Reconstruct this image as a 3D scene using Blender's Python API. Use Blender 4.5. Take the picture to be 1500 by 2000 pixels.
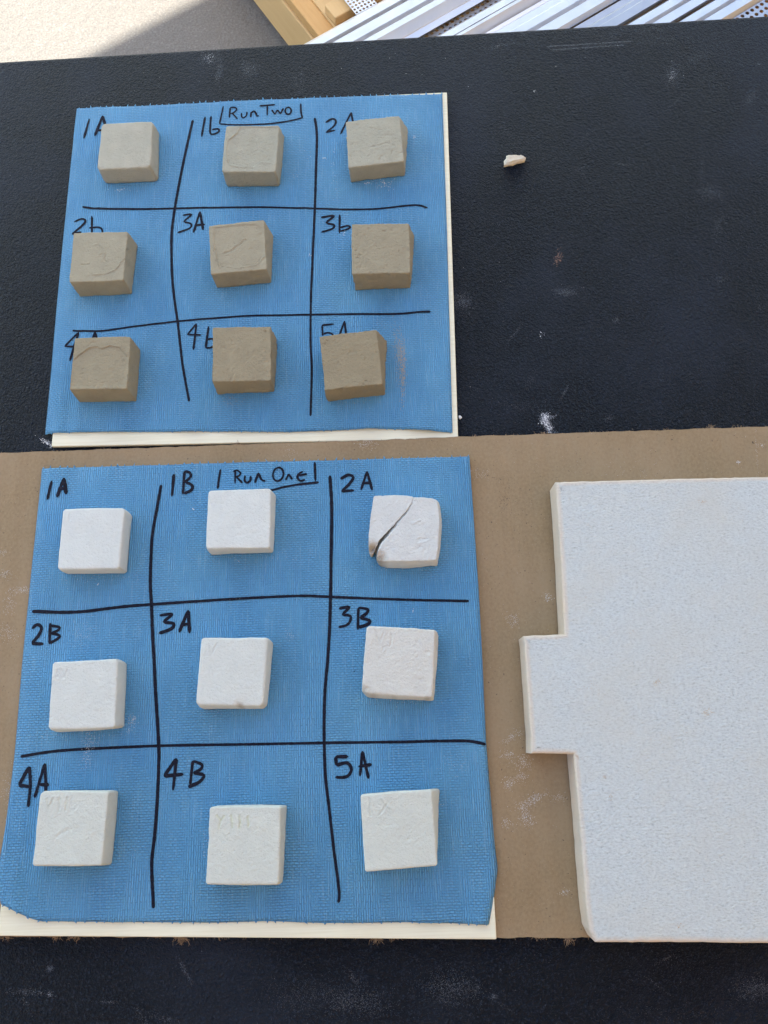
import bpy, bmesh, math, random
import numpy as np
from mathutils import Vector, Matrix

scene = bpy.context.scene
for o in list(bpy.data.objects):
    bpy.data.objects.remove(o)

# ------------------------------------------------------------------ camera
CAM_H, PITCH, ROLL, FPX = 0.52, math.radians(16.0), math.radians(-2.0), 1550.0
_x = np.array([1, 0, 0.0]); _u = np.array([0, math.cos(PITCH), math.sin(PITCH)])
_f = np.array([0, math.sin(PITCH), -math.cos(PITCH)])
CX = _x * math.cos(ROLL) + _u * math.sin(ROLL)
CU = -_x * math.sin(ROLL) + _u * math.cos(ROLL)
CF = _f
cam_data = bpy.data.cameras.new('camera')
cam = bpy.data.objects.new('camera', cam_data)
scene.collection.objects.link(cam)
cam.matrix_world = Matrix(((CX[0], CU[0], -CF[0], 0), (CX[1], CU[1], -CF[1], 0), (CX[2], CU[2], -CF[2], CAM_H), (0, 0, 0, 1)))
cam_data.sensor_fit = 'VERTICAL'; cam_data.sensor_height = 24.0; cam_data.lens = 24.0 * FPX / 2000.0
cam_data.clip_start = 0.01; cam_data.clip_end = 2000
scene.camera = cam

# ------------------------------------------------------------------ light
WALL_A = math.radians(32.0)                        # the added shade block beside the table runs this way
WN = np.array([-math.sin(WALL_A), math.cos(WALL_A), 0])   # its outward normal
WD = np.array([math.cos(WALL_A), math.sin(WALL_A), 0])
SUN_EL = math.radians(58)
_h = -(WN * math.cos(0.2) - WD * math.sin(0.2))     # horizontal direction towards the sun (behind the added shade block)
SUN = Vector((_h[0] * math.cos(SUN_EL), _h[1] * math.cos(SUN_EL), math.sin(SUN_EL)))
world = bpy.data.worlds.new('World'); scene.world = world; world.use_nodes = True
wn = world.node_tree; wn.nodes.clear()
sky = wn.nodes.new('ShaderNodeTexSky'); sky.sky_type = 'NISHITA'; sky.sun_disc = False
sky.sun_elevation = SUN_EL; sky.sun_rotation = math.atan2(SUN.x, SUN.y)
sky.air_density = 1.0; sky.dust_density = 2.2; sky.ozone_density = 0.0
bg = wn.nodes.new('ShaderNodeBackground'); bg.inputs['Strength'].default_value = 0.15
wo = wn.nodes.new('ShaderNodeOutputWorld')
wn.links.new(sky.outputs[0], bg.inputs[0]); wn.links.new(bg.outputs[0], wo.inputs[0])
sd = bpy.data.lights.new('sun', 'SUN'); sd.energy = 5.0; sd.angle = math.radians(0.53); sd.color = (1.0, 0.94, 0.84)
so = bpy.data.objects.new('sun', sd); scene.collection.objects.link(so)
so.rotation_euler = SUN.to_track_quat('Z', 'Y').to_euler(); so.location = (0, 0, 6)
scene.view_settings.view_transform = 'Standard'; scene.view_settings.look = 'None'
scene.view_settings.gamma = 1.0; scene.view_settings.exposure = 1.65
try: scene.view_settings.use_curve_mapping = False
except Exception: pass

# ------------------------------------------------------------------ helpers
rng = np.random.default_rng(7); random.seed(7)
def P(px, py, z=0.0):
    """world point at height z seen at pixel (px,py) of the 1500x2000 picture: used to measure the layout"""
    d = (px - 750) * CX + (1000 - py) * CU + FPX * CF
    t = (z - CAM_H) / d[2]
    return np.array([0, 0, CAM_H]) + t * d
def PP(pts, z): return [P(a, b, z) for a, b in pts]

_perm = np.random.default_rng(3).permutation(4096).astype(np.int64)
_val = np.random.default_rng(4).uniform(-1, 1, 4096)
def vnoise(p, seed=0):
    p = np.asarray(p, float) + seed * 17.31
    i = np.floor(p).astype(np.int64); f = p - i; f = f * f * (3 - 2 * f)
    out = 0
    for dx in (0, 1):
        wx = f[..., 0] if dx else 1 - f[..., 0]
        for dy in (0, 1):
            wy = f[..., 1] if dy else 1 - f[..., 1]
            for dz in (0, 1):
                wz = f[..., 2] if dz else 1 - f[..., 2]
                h = _perm[(_perm[(_perm[(i[..., 0] + dx) & 4095] + i[..., 1] + dy) & 4095] + i[..., 2] + dz) & 4095]
                out = out + wx * wy * wz * _val[h]
    return out
def fbm(p, seed=0, octv=3):
    a, s, o = 1.0, 0.0, 0
    p = np.asarray(p, float)
    for k in range(octv):
        o = o + a * vnoise(p * (2 ** k), seed + k); s += a; a *= 0.5
    return o / s

COL = scene.collection
def mesh_obj(name, verts, faces, mat=None, parent=None, base=None, smooth=False, attrs=None):
    verts = np.asarray(verts, float)
    if base is None:
        base = np.array([(verts[:, 0].min() + verts[:, 0].max()) / 2, (verts[:, 1].min() + verts[:, 1].max()) / 2, verts[:, 2].min()])
    pb = np.array(parent['_base']) if parent is not None else np.zeros(3)
    me = bpy.data.meshes.new(name)
    me.from_pydata([tuple(v) for v in verts - base], [], faces)
    me.update()
    if smooth:
        me.polygons.foreach_set('use_smooth', [True] * len(me.polygons))
    if attrs:
        for k, a in attrs.items():
            at = me.attributes.new(k, 'FLOAT', 'POINT'); at.data.foreach_set('value', np.asarray(a, np.float32))
    o = bpy.data.objects.new(name, me); COL.objects.link(o)
    o['_base'] = [float(c) for c in base]
    if parent is not None:
        o.parent = parent
    o.location = base - pb
    if mat: me.materials.append(mat)
    return o
def empty(name, base):
    o = bpy.data.objects.new(name, None); COL.objects.link(o); o.location = base; o.empty_display_size = 0.05
    o['_base'] = [float(c) for c in base]
    return o
def tag(o, label, cat=None, group=None, kind=None):
    o['label'] = label
    if cat: o['category'] = cat
    if group: o['group'] = group
    if kind: o['kind'] = kind
    return o
def bevel(o, w, seg=2):
    m = o.modifiers.new('bevel', 'BEVEL'); m.width = w; m.segments = seg; m.limit_method = 'ANGLE'
    return o

def new_mat(name):
    m = bpy.data.materials.new(name); m.use_nodes = True
    nt = m.node_tree; b = nt.nodes['Principled BSDF']
    return m, nt, b
def nd(nt, typ, ins=None, **kw):
    n = nt.nodes.new(typ)
    for k, v in kw.items(): setattr(n, k, v)
    if ins:
        for k, v in ins.items():
            s = n.inputs[k]
            if isinstance(v, bpy.types.NodeSocket): nt.links.new(v, s)
            else: s.default_value = v
    return n
def obj_co(nt): return nt.nodes.new('ShaderNodeTexCoord').outputs['Object']
def noise(nt, co, scale, detail=3, rough=0.5, dist=0.0):
    return nd(nt, 'ShaderNodeTexNoise', {'Vector': co, 'Scale': scale, 'Detail': detail, 'Roughness': rough, 'Distortion': dist}).outputs['Fac']
def ramp(nt, fac, stops):
    n = nd(nt, 'ShaderNodeValToRGB', {'Fac': fac})
    e = n.color_ramp.elements
    while len(e) < len(stops): e.new(0.5)
    for el, (p, c) in zip(e, stops):
        el.position = p; el.color = (c[0], c[1], c[2], 1) if len(c) == 3 else c
    return n.outputs['Color']
def mixc(nt, fac, a, b, mode='MIX'):
    n = nt.nodes.new('ShaderNodeMix'); n.data_type = 'RGBA'; n.blend_type = mode
    for k, v in ((0, fac), (6, a), (7, b)):
        if isinstance(v, bpy.types.NodeSocket): nt.links.new(v, n.inputs[k])
        else: n.inputs[k].default_value = v if k == 0 else (v[0], v[1], v[2], 1)
    return n.outputs[2]
def math_(nt, op, a, b=0.0, clamp=False):
    n = nt.nodes.new('ShaderNodeMath'); n.operation = op; n.use_clamp = clamp
    for k, v in ((0, a), (1, b)):
        if isinstance(v, bpy.types.NodeSocket): nt.links.new(v, n.inputs[k])
        else: n.inputs[k].default_value = v
    return n.outputs[0]
def bump(nt, b, h, strength, dist):
    n = nd(nt, 'ShaderNodeBump', {'Height': h, 'Strength': strength, 'Distance': dist})
    nt.links.new(n.outputs['Normal'], b.inputs['Normal'])
def mapping(nt, co, scale=(1, 1, 1), rot=(0, 0, 0)):
    return nd(nt, 'ShaderNodeMapping', {'Vector': co, 'Scale': scale, 'Rotation': rot}).outputs[0]

# ------------------------------------------------------------------ materials
def mat_ground():
    m, nt, b = new_mat('asphalt'); co = obj_co(nt)
    n1 = noise(nt, co, 260, 4, 0.6); n2 = noise(nt, co, 7, 4, 0.6)
    vo = nd(nt, 'ShaderNodeTexVoronoi', {'Vector': co, 'Scale': 330.0}).outputs['Color']
    vb = nd(nt, 'ShaderNodeSeparateColor', {'Color': vo}).outputs[0]
    base = ramp(nt, n1, [(0.3, (0.135, 0.127, 0.115)), (0.55, (0.205, 0.192, 0.172)), (0.75, (0.29, 0.27, 0.24))])
    base = mixc(nt, math_(nt, 'GREATER_THAN', vb, 0.95), base, (0.25, 0.235, 0.215))
    base = mixc(nt, math_(nt, 'MULTIPLY', n2, 0.5), base, (0.16, 0.15, 0.135))
    nt.links.new(base, b.inputs['Base Color']); b.inputs['Roughness'].default_value = 0.9
    bump(nt, b, math_(nt, 'ADD', n1, math_(nt, 'MULTIPLY', noise(nt, co, 60, 3), 2.0)), 0.7, 0.005)
    return m
def mat_table():
    m, nt, b = new_mat('textured_black_plastic'); co = obj_co(nt)
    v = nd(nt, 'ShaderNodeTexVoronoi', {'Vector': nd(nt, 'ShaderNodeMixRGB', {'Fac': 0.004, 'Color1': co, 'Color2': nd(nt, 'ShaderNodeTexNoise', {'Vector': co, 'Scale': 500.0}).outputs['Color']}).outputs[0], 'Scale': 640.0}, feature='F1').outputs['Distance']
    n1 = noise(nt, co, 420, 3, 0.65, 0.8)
    n2 = noise(nt, co, 9, 4, 0.6)
    dusty = ramp(nt, n2, [(0.48, (0, 0, 0)), (0.72, (1, 1, 1))])
    base = mixc(nt, math_(nt, 'MULTIPLY', dusty, 0.55), (0.0035, 0.0065, 0.0135), (0.028, 0.037, 0.058))
    base = mixc(nt, ramp(nt, math_(nt, 'ADD', v, math_(nt, 'MULTIPLY', n1, 0.35)), [(0.30, (0.8, 0.8, 0.8)), (0.62, (0, 0, 0))]), base, (0.024, 0.037, 0.064))  # paler pebble tops paint specular sparkle into the base colour
    nt.links.new(base, b.inputs['Base Color'])
    nt.links.new(ramp(nt, n2, [(0.3, (0.32,) * 3), (0.7, (0.46,) * 3)]), b.inputs['Roughness'])
    b.inputs['Specular IOR Level'].default_value = 0.15
    h = math_(nt, 'ADD', math_(nt, 'MULTIPLY', v, -0.55), math_(nt, 'MULTIPLY', n1, 0.8))
    bump(nt, b, h, 1.0, 0.0026)
    return m
def mat_cardboard():
    m, nt, b = new_mat('kraft_cardboard'); co = obj_co(nt)
    fib = noise(nt, mapping(nt, co, (1, 0.85, 1)), 520, 4, 0.65)
    blot = noise(nt, co, 14, 4, 0.6)
    flute = nd(nt, 'ShaderNodeTexWave', {'Vector': co, 'Scale': 21.0, 'Distortion': 0.6, 'Detail': 1.0}, wave_type='BANDS', bands_direction='X').outputs['Fac']
    c = ramp(nt, fib, [(0.25, (0.235, 0.16, 0.083)), (0.5, (0.285, 0.2, 0.106)), (0.8, (0.335, 0.243, 0.138))])
    c = mixc(nt, ramp(nt, blot, [(0.35, (0, 0, 0)), (0.75, (0.7, 0.7, 0.7))]), c, (0.37, 0.27, 0.165))
    speck = noise(nt, co, 700, 2)
    c = mixc(nt, ramp(nt, speck, [(0.71, (0, 0, 0)), (0.76, (1, 1, 1))]), c, (0.10, 0.07, 0.05))
    nt.links.new(c, b.inputs['Base Color']); b.inputs['Roughness'].default_value = 0.85
    bump(nt, b, math_(nt, 'ADD', math_(nt, 'MULTIPLY', fib, 0.18), math_(nt, 'MULTIPLY', flute, 0.8)), 0.4, 0.0009)
    return m
def mat_board():
    m, nt, b = new_mat('cream_plywood'); co = obj_co(nt)
    g = noise(nt, mapping(nt, co, (18, 700, 1)), 1.0, 4, 0.6)
    c = ramp(nt, g, [(0.3, (0.79, 0.74, 0.53)), (0.6, (0.86, 0.82, 0.62)), (0.85, (0.88, 0.85, 0.67))])
    nt.links.new(c, b.inputs['Base Color']); b.inputs['Roughness'].default_value = 0.75
    bump(nt, b, g, 0.2, 0.0003)
    return m
def mat_towel(name, ca, cb):
    m, nt, b = new_mat(name); co = obj_co(nt)
    wob = nd(nt, 'ShaderNodeMixRGB', {'Fac': 0.0011, 'Color1': co, 'Color2': nd(nt, 'ShaderNodeTexNoise', {'Vector': co, 'Scale': 260.0}).outputs['Color']}).outputs[0]
    br = nd(nt, 'ShaderNodeTexBrick', {'Vector': wob, 'Scale': 1.0, 'Mortar Size': 0.0004, 'Mortar Smooth': 1.0, 'Brick Width': 0.0028, 'Row Height': 0.00155, 'Color1': (1, 1, 1, 1), 'Color2': (0.6, 0.6, 0.6, 1), 'Mortar': (0, 0, 0, 1)}).outputs['Color']
    brv = nd(nt, 'ShaderNodeTexBrick', {'Vector': mapping(nt, wob, (1, 1, 1), (0, 0, math.pi / 2)), 'Scale': 1.0, 'Mortar Size': 0.00036, 'Mortar Smooth': 1.0, 'Brick Width': 0.0075, 'Row Height': 0.0014, 'Color1': (1, 1, 1, 1), 'Color2': (0.5, 0.5, 0.5, 1), 'Mortar': (0, 0, 0, 1)}).outputs['Color']
    th = noise(nt, mapping(nt, co, (950, 45, 1)), 1.0, 3, 0.6)      # long warp threads
    wf = noise(nt, mapping(nt, co, (260, 900, 1)), 1.0, 3, 0.6)
    big = ramp(nt, noise(nt, mapping(nt, co, (1.6, 1, 1)), 12, 4, 0.6), [(0.3, (0, 0, 0)), (0.7, (1, 1, 1))])
    patch = ramp(nt, noise(nt, mapping(nt, co, (38, 15, 1)), 1.0, 3), [(0.46, (0, 0, 0)), (0.56, (1, 1, 1))])
    wv = mixc(nt, patch, br, brv)
    c = mixc(nt, big, ca, cb)
    c = mixc(nt, math_(nt, 'MULTIPLY', math_(nt, 'SUBTRACT', 1.0, wv), 0.45), c, tuple(x * 0.55 for x in ca))
    c = mixc(nt, ramp(nt, th, [(0.54, (0, 0, 0)), (0.76, (0.5, 0.5, 0.5))]), c, (0.28, 0.53, 0.72))
    nt.links.new(c, b.inputs['Base Color']); b.inputs['Roughness'].default_value = 0.7
    b.inputs['Sheen Weight'].default_value = 0.1
    h = math_(nt, 'ADD', wv, math_(nt, 'ADD', math_(nt, 'MULTIPLY', th, 0.8), math_(nt, 'MULTIPLY', wf, 0.6)))
    bump(nt, b, h, 1.0, 0.0011)
    return m
def mat_ink():
    m, nt, b = new_mat('black_marker_ink'); co = obj_co(nt)
    n = noise(nt, co, 800, 3)
    nt.links.new(ramp(nt, n, [(0.3, (0.005, 0.0055, 0.014)), (0.62, (0.011, 0.012, 0.03)), (0.8, (0.03, 0.04, 0.09))]), b.inputs['Base Color'])
    b.inputs['Roughness'].default_value = 0.7; b.inputs['Specular IOR Level'].default_value = 0.2
    br = nd(nt, 'ShaderNodeTexBrick', {'Vector': co, 'Scale': 1.0, 'Mortar Size': 0.00034, 'Mortar Smooth': 1.0, 'Brick Width': 0.0025, 'Row Height': 0.0014, 'Color1': (1, 1, 1, 1), 'Color2': (0.6, 0.6, 0.6, 1), 'Mortar': (0, 0, 0, 1)}).outputs['Color']
    bump(nt, b, math_(nt, 'ADD', n, br), 1.0, 0.0009)
    return m
def mat_tile(name, col, mark=(0.62, 0.63, 0.40), stain=(0.36, 0.29, 0.20), grain=0.5, var=0.12):
    m, nt, b = new_mat(name); co = obj_co(nt)
    g = noise(nt, co, 950, 3, 0.75); g2 = noise(nt, co, 2600, 2, 0.6); big = noise(nt, co, 95, 4, 0.6)
    c1 = tuple(x * (1 - var) for x in col); c2 = tuple(min(0.88, x * (1 + var * 0.5)) for x in col)
    c = mixc(nt, big, c1, c2)
    c = mixc(nt, ramp(nt, g2, [(0.66, (0, 0, 0)), (0.75, (0.35, 0.35, 0.35))]), c, tuple(x * 0.55 for x in col))
    am = nd(nt, 'ShaderNodeAttribute', attribute_name='mark').outputs['Fac']
    st = nd(nt, 'ShaderNodeAttribute', attribute_name='stain').outputs['Fac']
    c = mixc(nt, am, c, mark)
    c = mixc(nt, math_(nt, 'MULTIPLY', st, math_(nt, 'ADD', g, 0.3), True), c, stain)
    nt.links.new(c, b.inputs['Base Color']); b.inputs['Roughness'].default_value = 0.95
    b.inputs['Specular IOR Level'].default_value = 0.15
    bump(nt, b, math_(nt, 'ADD', g, math_(nt, 'MULTIPLY', noise(nt, co, 420, 3), 0.8)), grain, 0.0009)
    return m
def mat_plate():
    m, nt, b = new_mat('white_fibre_board'); co = obj_co(nt)
    g = noise(nt, mapping(nt, co, (1, 1.7, 1)), 520, 4, 0.7); big = noise(nt, co, 22, 4, 0.6)
    c = ramp(nt, g, [(0.28, (0.38, 0.42, 0.41)), (0.42, (0.565, 0.605, 0.595)), (0.62, (0.65, 0.70, 0.69))])
    c = mixc(nt, ramp(nt, big, [(0.4, (0, 0, 0)), (0.75, (0.55, 0.55, 0.55))]), c, (0.62, 0.61, 0.54))
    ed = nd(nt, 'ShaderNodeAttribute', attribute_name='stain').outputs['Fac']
    c = mixc(nt, math_(nt, 'MULTIPLY', ed, math_(nt, 'ADD', big, 0.4), True), c, (0.74, 0.60, 0.45))  # yellowish edges, plus warm cardboard bounce painted onto the sides
    sp = noise(nt, co, 30, 2)
    sp2 = noise(nt, co, 170, 2)
    spots = math_(nt, 'MULTIPLY', ramp(nt, sp, [(0.63, (0, 0, 0)), (0.68, (1, 1, 1))]), ramp(nt, sp2, [(0.66, (0, 0, 0)), (0.75, (0.6, 0.6, 0.6))]))
    c = mixc(nt, spots, c, (0.46, 0.33, 0.2))
    nt.links.new(c, b.inputs['Base Color']); b.inputs['Roughness'].default_value = 0.9
    b.inputs['Specular IOR Level'].default_value = 0.2
    bump(nt, b, math_(nt, 'ADD', g, math_(nt, 'MULTIPLY', noise(nt, co, 130, 3), 0.5)), 0.9, 0.0010)
    return m
def mat_wood(name, ca, cb, ang):
    m, nt, b = new_mat(name); co = mapping(nt, obj_co(nt), (1, 1, 1), (0, 0, -ang))
    g = noise(nt, mapping(nt, co, (7, 120, 60)), 1.0, 5, 0.65, 0.8); k = noise(nt, mapping(nt, co, (3, 14, 9)), 1.0, 3)
    c = mixc(nt, g, ca, cb)
    c = mixc(nt, ramp(nt, k, [(0.6, (0, 0, 0)), (0.8, (0.6, 0.6, 0.6))]), c, tuple(x * 0.45 for x in ca))
    nt.links.new(c, b.inputs['Base Color']); b.inputs['Roughness'].default_value = 0.75
    bump(nt, b, g, 0.5, 0.002)
    return m
def mat_steel(name='galvanised_steel', dull=0.0):
    m, nt, b = new_mat(name); co = obj_co(nt)
    n = noise(nt, co, 30, 4, 0.6)
    nt.links.new(mixc(nt, n, (0.62 - dull, 0.63 - dull, 0.64 - dull), (0.78 - dull, 0.79 - dull, 0.80 - dull)), b.inputs['Base Color'])
    b.inputs['Metallic'].default_value = 0.75
    nt.links.new(ramp(nt, n, [(0.3, (0.33,) * 3), (0.7, (0.46,) * 3)]), b.inputs['Roughness'])
    return m
def mat_plain(name, col, rough=0.8, scale=200, var=0.25, met=0.0):
    m, nt, b = new_mat(name); co = obj_co(nt)
    n = noise(nt, co, scale, 4, 0.6)
    nt.links.new(mixc(nt, n, tuple(x * (1 - var) for x in col), tuple(x * (1 + var * 0.4) for x in col)), b.inputs['Base Color'])
    b.inputs['Roughness'].default_value = rough; b.inputs['Metallic'].default_value = met
    bump(nt, b, n, 0.3, 0.001)
    return m

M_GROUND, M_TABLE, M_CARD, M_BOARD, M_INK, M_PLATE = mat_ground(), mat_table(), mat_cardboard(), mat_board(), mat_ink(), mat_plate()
M_TOWEL = mat_towel('blue_paper_towel', (0.086, 0.33, 0.605), (0.14, 0.43, 0.71))
M_DUST = mat_plain('white_dust', (0.78, 0.79, 0.8), 0.95, 900, 0.1)
M_DUSTG = mat_plain('grey_dust', (0.30, 0.32, 0.36), 0.95, 900, 0.1)
M_TAN = mat_plain('tan_dust', (0.48, 0.41, 0.31), 0.95, 900, 0.1)
M_FIBRE = mat_plain('torn_kraft_fibre', (0.36, 0.25, 0.155), 0.9, 500, 0.2)
M_WOOD1 = mat_wood('pallet_pine', (0.52, 0.27, 0.085), (0.68, 0.41, 0.16), math.radians(120))
M_WOOD2 = mat_wood('pallet_pine_pale', (0.60, 0.37, 0.15), (0.72, 0.49, 0.23), math.radians(120))
M_STEEL, M_STEELD = mat_steel(), mat_steel('dull_steel', 0.2)
M_WALL = mat_plain('ochre_bounce_stucco', (0.84, 0.50, 0.22), 0.9, 60, 0.15)  # saturated to throw warm light on the tiles' front faces
M_BOUNCE = mat_plain('pale_bounce_render', (0.64, 0.75, 0.77), 0.9, 40, 0.08)  # cool tint set to steer the bounced light
M_ROOF = mat_plain('added_tan_soffit', (0.6, 0.42, 0.22), 0.7, 40, 0.2)
M_LEG = mat_plain('grey_powder_coat', (0.16, 0.165, 0.17), 0.45, 300, 0.1)

# ------------------------------------------------------------------ setting
GZ = -0.75
gv = [(-400, -400, GZ), (400, -400, GZ), (400, 400, GZ), (-400, 400, GZ)]
g = mesh_obj('ground', gv, [(0, 1, 2, 3)], M_GROUND, base=np.array([0, 0, GZ]))
tag(g, 'grey asphalt ground, sunlit beyond a slanting shadow edge', 'ground', kind='structure')

def box_pts(o, d, s, L, W, z0, z1):
    """box from origin o along unit d (length L) and unit s (width W)"""
    o = np.array([o[0], o[1], 0.0]); d = np.asarray(d); s = np.asarray(s)
    v = []
    for z in (z0, z1):
        for a, b_ in ((0, 0), (L, 0), (L, W), (0, W)):
            q = o + d * a + s * b_; v.append((q[0], q[1], z))
    f = [(3, 2, 1, 0), (4, 5, 6, 7), (0, 1, 5, 4), (1, 2, 6, 5), (2, 3, 7, 6), (3, 0, 4, 7)]
    return v, f
def box(name, o, d, s, L, W, z0, z1, mat, parent=None, bw=0.0):
    v, f = box_pts(o, d, s, L, W, z0, z1)
    ob = mesh_obj(name, v, f, mat, parent)
    if bw: bevel(ob, bw)
    return ob

# unseen block added behind the camera to shade the table and bounce warm light; eave edge gives the shadow edge on the ground
wall_d = -1.05; eave_d = -0.42  # eave reaches out to cut overhead sky and deepen tile shadows
eave_h = (1.43 - eave_d) * math.tan(SUN_EL) / math.cos(0.2)
bb = WN * wall_d - WD * 6.0
bl = empty('added_building', np.array([bb[0], bb[1], GZ]))
tag(bl, 'added unseen shade block behind the camera, with warm ochre walls', 'added_building')
box('wall', bb, WD, -WN, 14, 4.0, GZ, GZ + eave_h - 0.05, M_WALL, bl)
bb2 = WN * eave_d - WD * 6.3
box('added_roof', bb2, WD, -WN, 14.6, 5.0, GZ + eave_h - 0.16, GZ + eave_h, M_ROOF, bl)

# unseen facade added up-left, catching sun to throw directional light on the table
hb = WN * 7.5 - WD * 7.0
hs_ = empty('added_house', np.array([hb[0], hb[1], GZ]))
tag(hs_, 'added pale sunlit facade out of view to the upper left, bouncing light', 'added_house')
box('wall', hb, WD, WN, 16.0, 5.0, GZ, GZ + 6.4, M_BOUNCE, hs_)
box('added_roof', hb - WN * 0.4 - WD * 0.4, WD, WN, 16.8, 5.8, GZ + 6.4, GZ + 6.6, M_ROOF, hs_)

# ------------------------------------------------------------------ table
te0, te1 = P(0, 118, 0), P(1500, 28, 0)
td = te1 - te0; td = td / np.linalg.norm(td); ts = np.array([td[1], -td[0], 0])
TB = te0 - td * 0.45
tbl = empty('folding_table', np.array([0.15, 0.18, GZ]))
tag(tbl, 'black textured plastic table carrying the tiles and cardboard', 'table')
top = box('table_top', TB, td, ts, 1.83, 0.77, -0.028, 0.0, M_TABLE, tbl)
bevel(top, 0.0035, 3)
box('edge_lip', TB - ts * 0.0016 + td * 0.004, td, ts, 1.822, 0.004, -0.026, -0.0042, mat_plain('scuffed_edge', (0.16, 0.13, 0.10), 0.7, 500, 0.4), tbl)
for a, b_ in ((0.14, 0.08), (1.66, 0.08), (0.14, 0.66), (1.66, 0.66)):
    q = TB + td * a + ts * b_
    box('leg', q, td, ts, 0.03, 0.03, GZ, -0.0285, M_LEG, tbl, 0.006)
for a in (0.155, 1.675):
    box('leg_brace', TB + td * (a - 0.01) + ts * 0.112, td, ts, 0.02, 0.546, GZ + 0.3, GZ + 0.32, M_LEG, tbl, 0.004)

# ------------------------------------------------------------------ sheets
def resample(poly, n):
    p = np.asarray(poly, float); s = np.concatenate([[0], np.cumsum(np.linalg.norm(np.diff(p, axis=0), axis=1))]); s /= s[-1]
    t = np.linspace(0, 1, n)
    return np.stack([np.interp(t, s, p[:, k]) for k in range(p.shape[1])], 1)
def interp_poly(poly, t):
    p = np.asarray(poly, float); s = np.concatenate([[0], np.cumsum(np.linalg.norm(np.diff(p, axis=0), axis=1))]); s /= s[-1]
    return np.stack([np.interp(t, s, p[:, k]) for k in range(p.shape[1])], -1)
def coons(top, right, bottom, left, U, V):
    """top/bottom run left->right, left/right run bottom->top; U,V in 0..1"""
    T, B = interp_poly(top, U), interp_poly(bottom, U); L, R = interp_poly(left, V), interp_poly(right, V)
    u, v = U[..., None], V[..., None]
    c00, c10, c01, c11 = [np.asarray(q, float) for q in (bottom[0], bottom[-1], top[0], top[-1])]
    return (1 - v) * B + v * T + (1 - u) * L + u * R - ((1 - u) * (1 - v) * c00 + u * (1 - v) * c10 + (1 - u) * v * c01 + u * v * c11)

ZC = 0.0042           # cardboard top
# cardboard sheet
ct = [(-420, 900), (0, 885), (300, 874), (600, 864), (900, 853), (1200, 843), (1500, 833), (2050, 815)]
cb = [(-420, 1826), (0, 1829), (300, 1830), (600, 1831), (970, 1832), (1150, 1831), (1500, 1830), (2050, 1828)]
NX, NY = 260, 60
top_w = resample(PP(ct, ZC), NX); bot_w = resample(PP(cb, ZC), NX)
jit = lambda a, s, f: np.stack([np.zeros(len(a)), s * fbm(np.stack([a[:, 0] * f, a[:, 0] * 0 + 2, a[:, 0] * 0], 1), 5, 3), np.zeros(len(a))], 1)
top_w = top_w + jit(top_w, 0.0009, 160); bot_w = bot_w + jit(bot_w, 0.0009, 160)
vv = []
for j in range(NY + 1):
    t = j / NY; row = bot_w * (1 - t) + top_w * t; vv.append(row)
vv = np.concatenate(vv)
vv[:, 2] += 0.00018 * fbm(vv * np.array([16, 9, 0]), 9, 2)
n0 = len(vv)
lower = []
idx_loop = list(range(NX)) + [NX * j + NX - 1 for j in range(1, NY + 1)] + [NX * NY + i for i in range(NX - 2, -1, -1)] + [NX * j for j in range(NY - 1, 0, -1)]
fc = [(j * NX + i, j * NX + i + 1, (j + 1) * NX + i + 1, (j + 1) * NX + i) for j in range(NY) for i in range(NX - 1)]
low = vv[idx_loop].copy(); low[:, 2] = 0.0004
vv = np.concatenate([vv, low]); K = len(idx_loop)
fc += [(idx_loop[k], n0 + k, n0 + (k + 1) % K, idx_loop[(k + 1) % K]) for k in range(K)]
card = mesh_obj('cardboard_sheet', vv, fc, M_CARD)
tag(card, 'brown corrugated cardboard sheet lying across the black table', 'cardboard')

def tube_strands(name, strands, w, mat, parent=None, kind=None):
    V, F = [], []
    for pts in strands:
        p = np.asarray(pts, float); n = len(p)
        d = np.gradient(p, axis=0); d /= np.linalg.norm(d, axis=1)[:, None] + 1e-9
        s = np.cross(d, [0, 0, 1.0]); s /= np.linalg.norm(s, axis=1)[:, None] + 1e-9
        b = len(V)
        for i in range(n):
            ww = w * (1 - 0.7 * i / n)
            for q in (p[i] + s[i] * ww, p[i] + np.array([0, 0, ww * 1.3]), p[i] - s[i] * ww): V.append(q)
        for i in range(n - 1):
            a = b + 3 * i
            F += [(a, a + 3, a + 4, a + 1), (a + 1, a + 4, a + 5, a + 2), (a + 2, a + 5, a + 3, a)]
    o = mesh_obj(name, V, F, mat, parent)
    if kind: o['kind'] = kind
    return o
strands = []
def fuzz(px, py, n, L, dirn, z=ZC - 0.0012, spread=0.004):
    c = P(px, py, z)
    for k in range(n):
        q = c + np.array([rng.normal() * spread, -dirn * 0.0008, rng.uniform(-0.001, 0.001)])
        a = rng.normal() * 0.6; l = L * rng.uniform(0.3, 1.0)
        pts = [q]
        for i in range(4):
            a += rng.normal() * 0.6
            pts.append(pts[-1] + np.array([math.sin(a) * l / 4, dirn * math.cos(a) * l / 4, rng.normal() * 0.0004]))
        strands.append(pts)
for x in np.linspace(5, 1495, 150):
    fuzz(x + rng.normal() * 8, np.interp(x, [0, 1500], [885, 833]), rng.integers(0, 4), 0.0024, 1, spread=0.0015)
for x in np.linspace(0, 1150, 110):
    fuzz(x + rng.normal() * 8, 1831, rng.integers(0, 4), 0.0024, -1, spread=0.0015)
for x, y, n, L in ((463, 868, 22, 0.0045), (210, 878, 8, 0.003), (1060, 848, 22, 0.004), (1385, 837, 26, 0.006), (1437, 835, 10, 0.004), (925, 852, 12, 0.003), (1300, 840, 10, 0.003), (1180, 844, 8, 0.003)):
    fuzz(x, y, n, L, 1, spread=0.0016)
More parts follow.
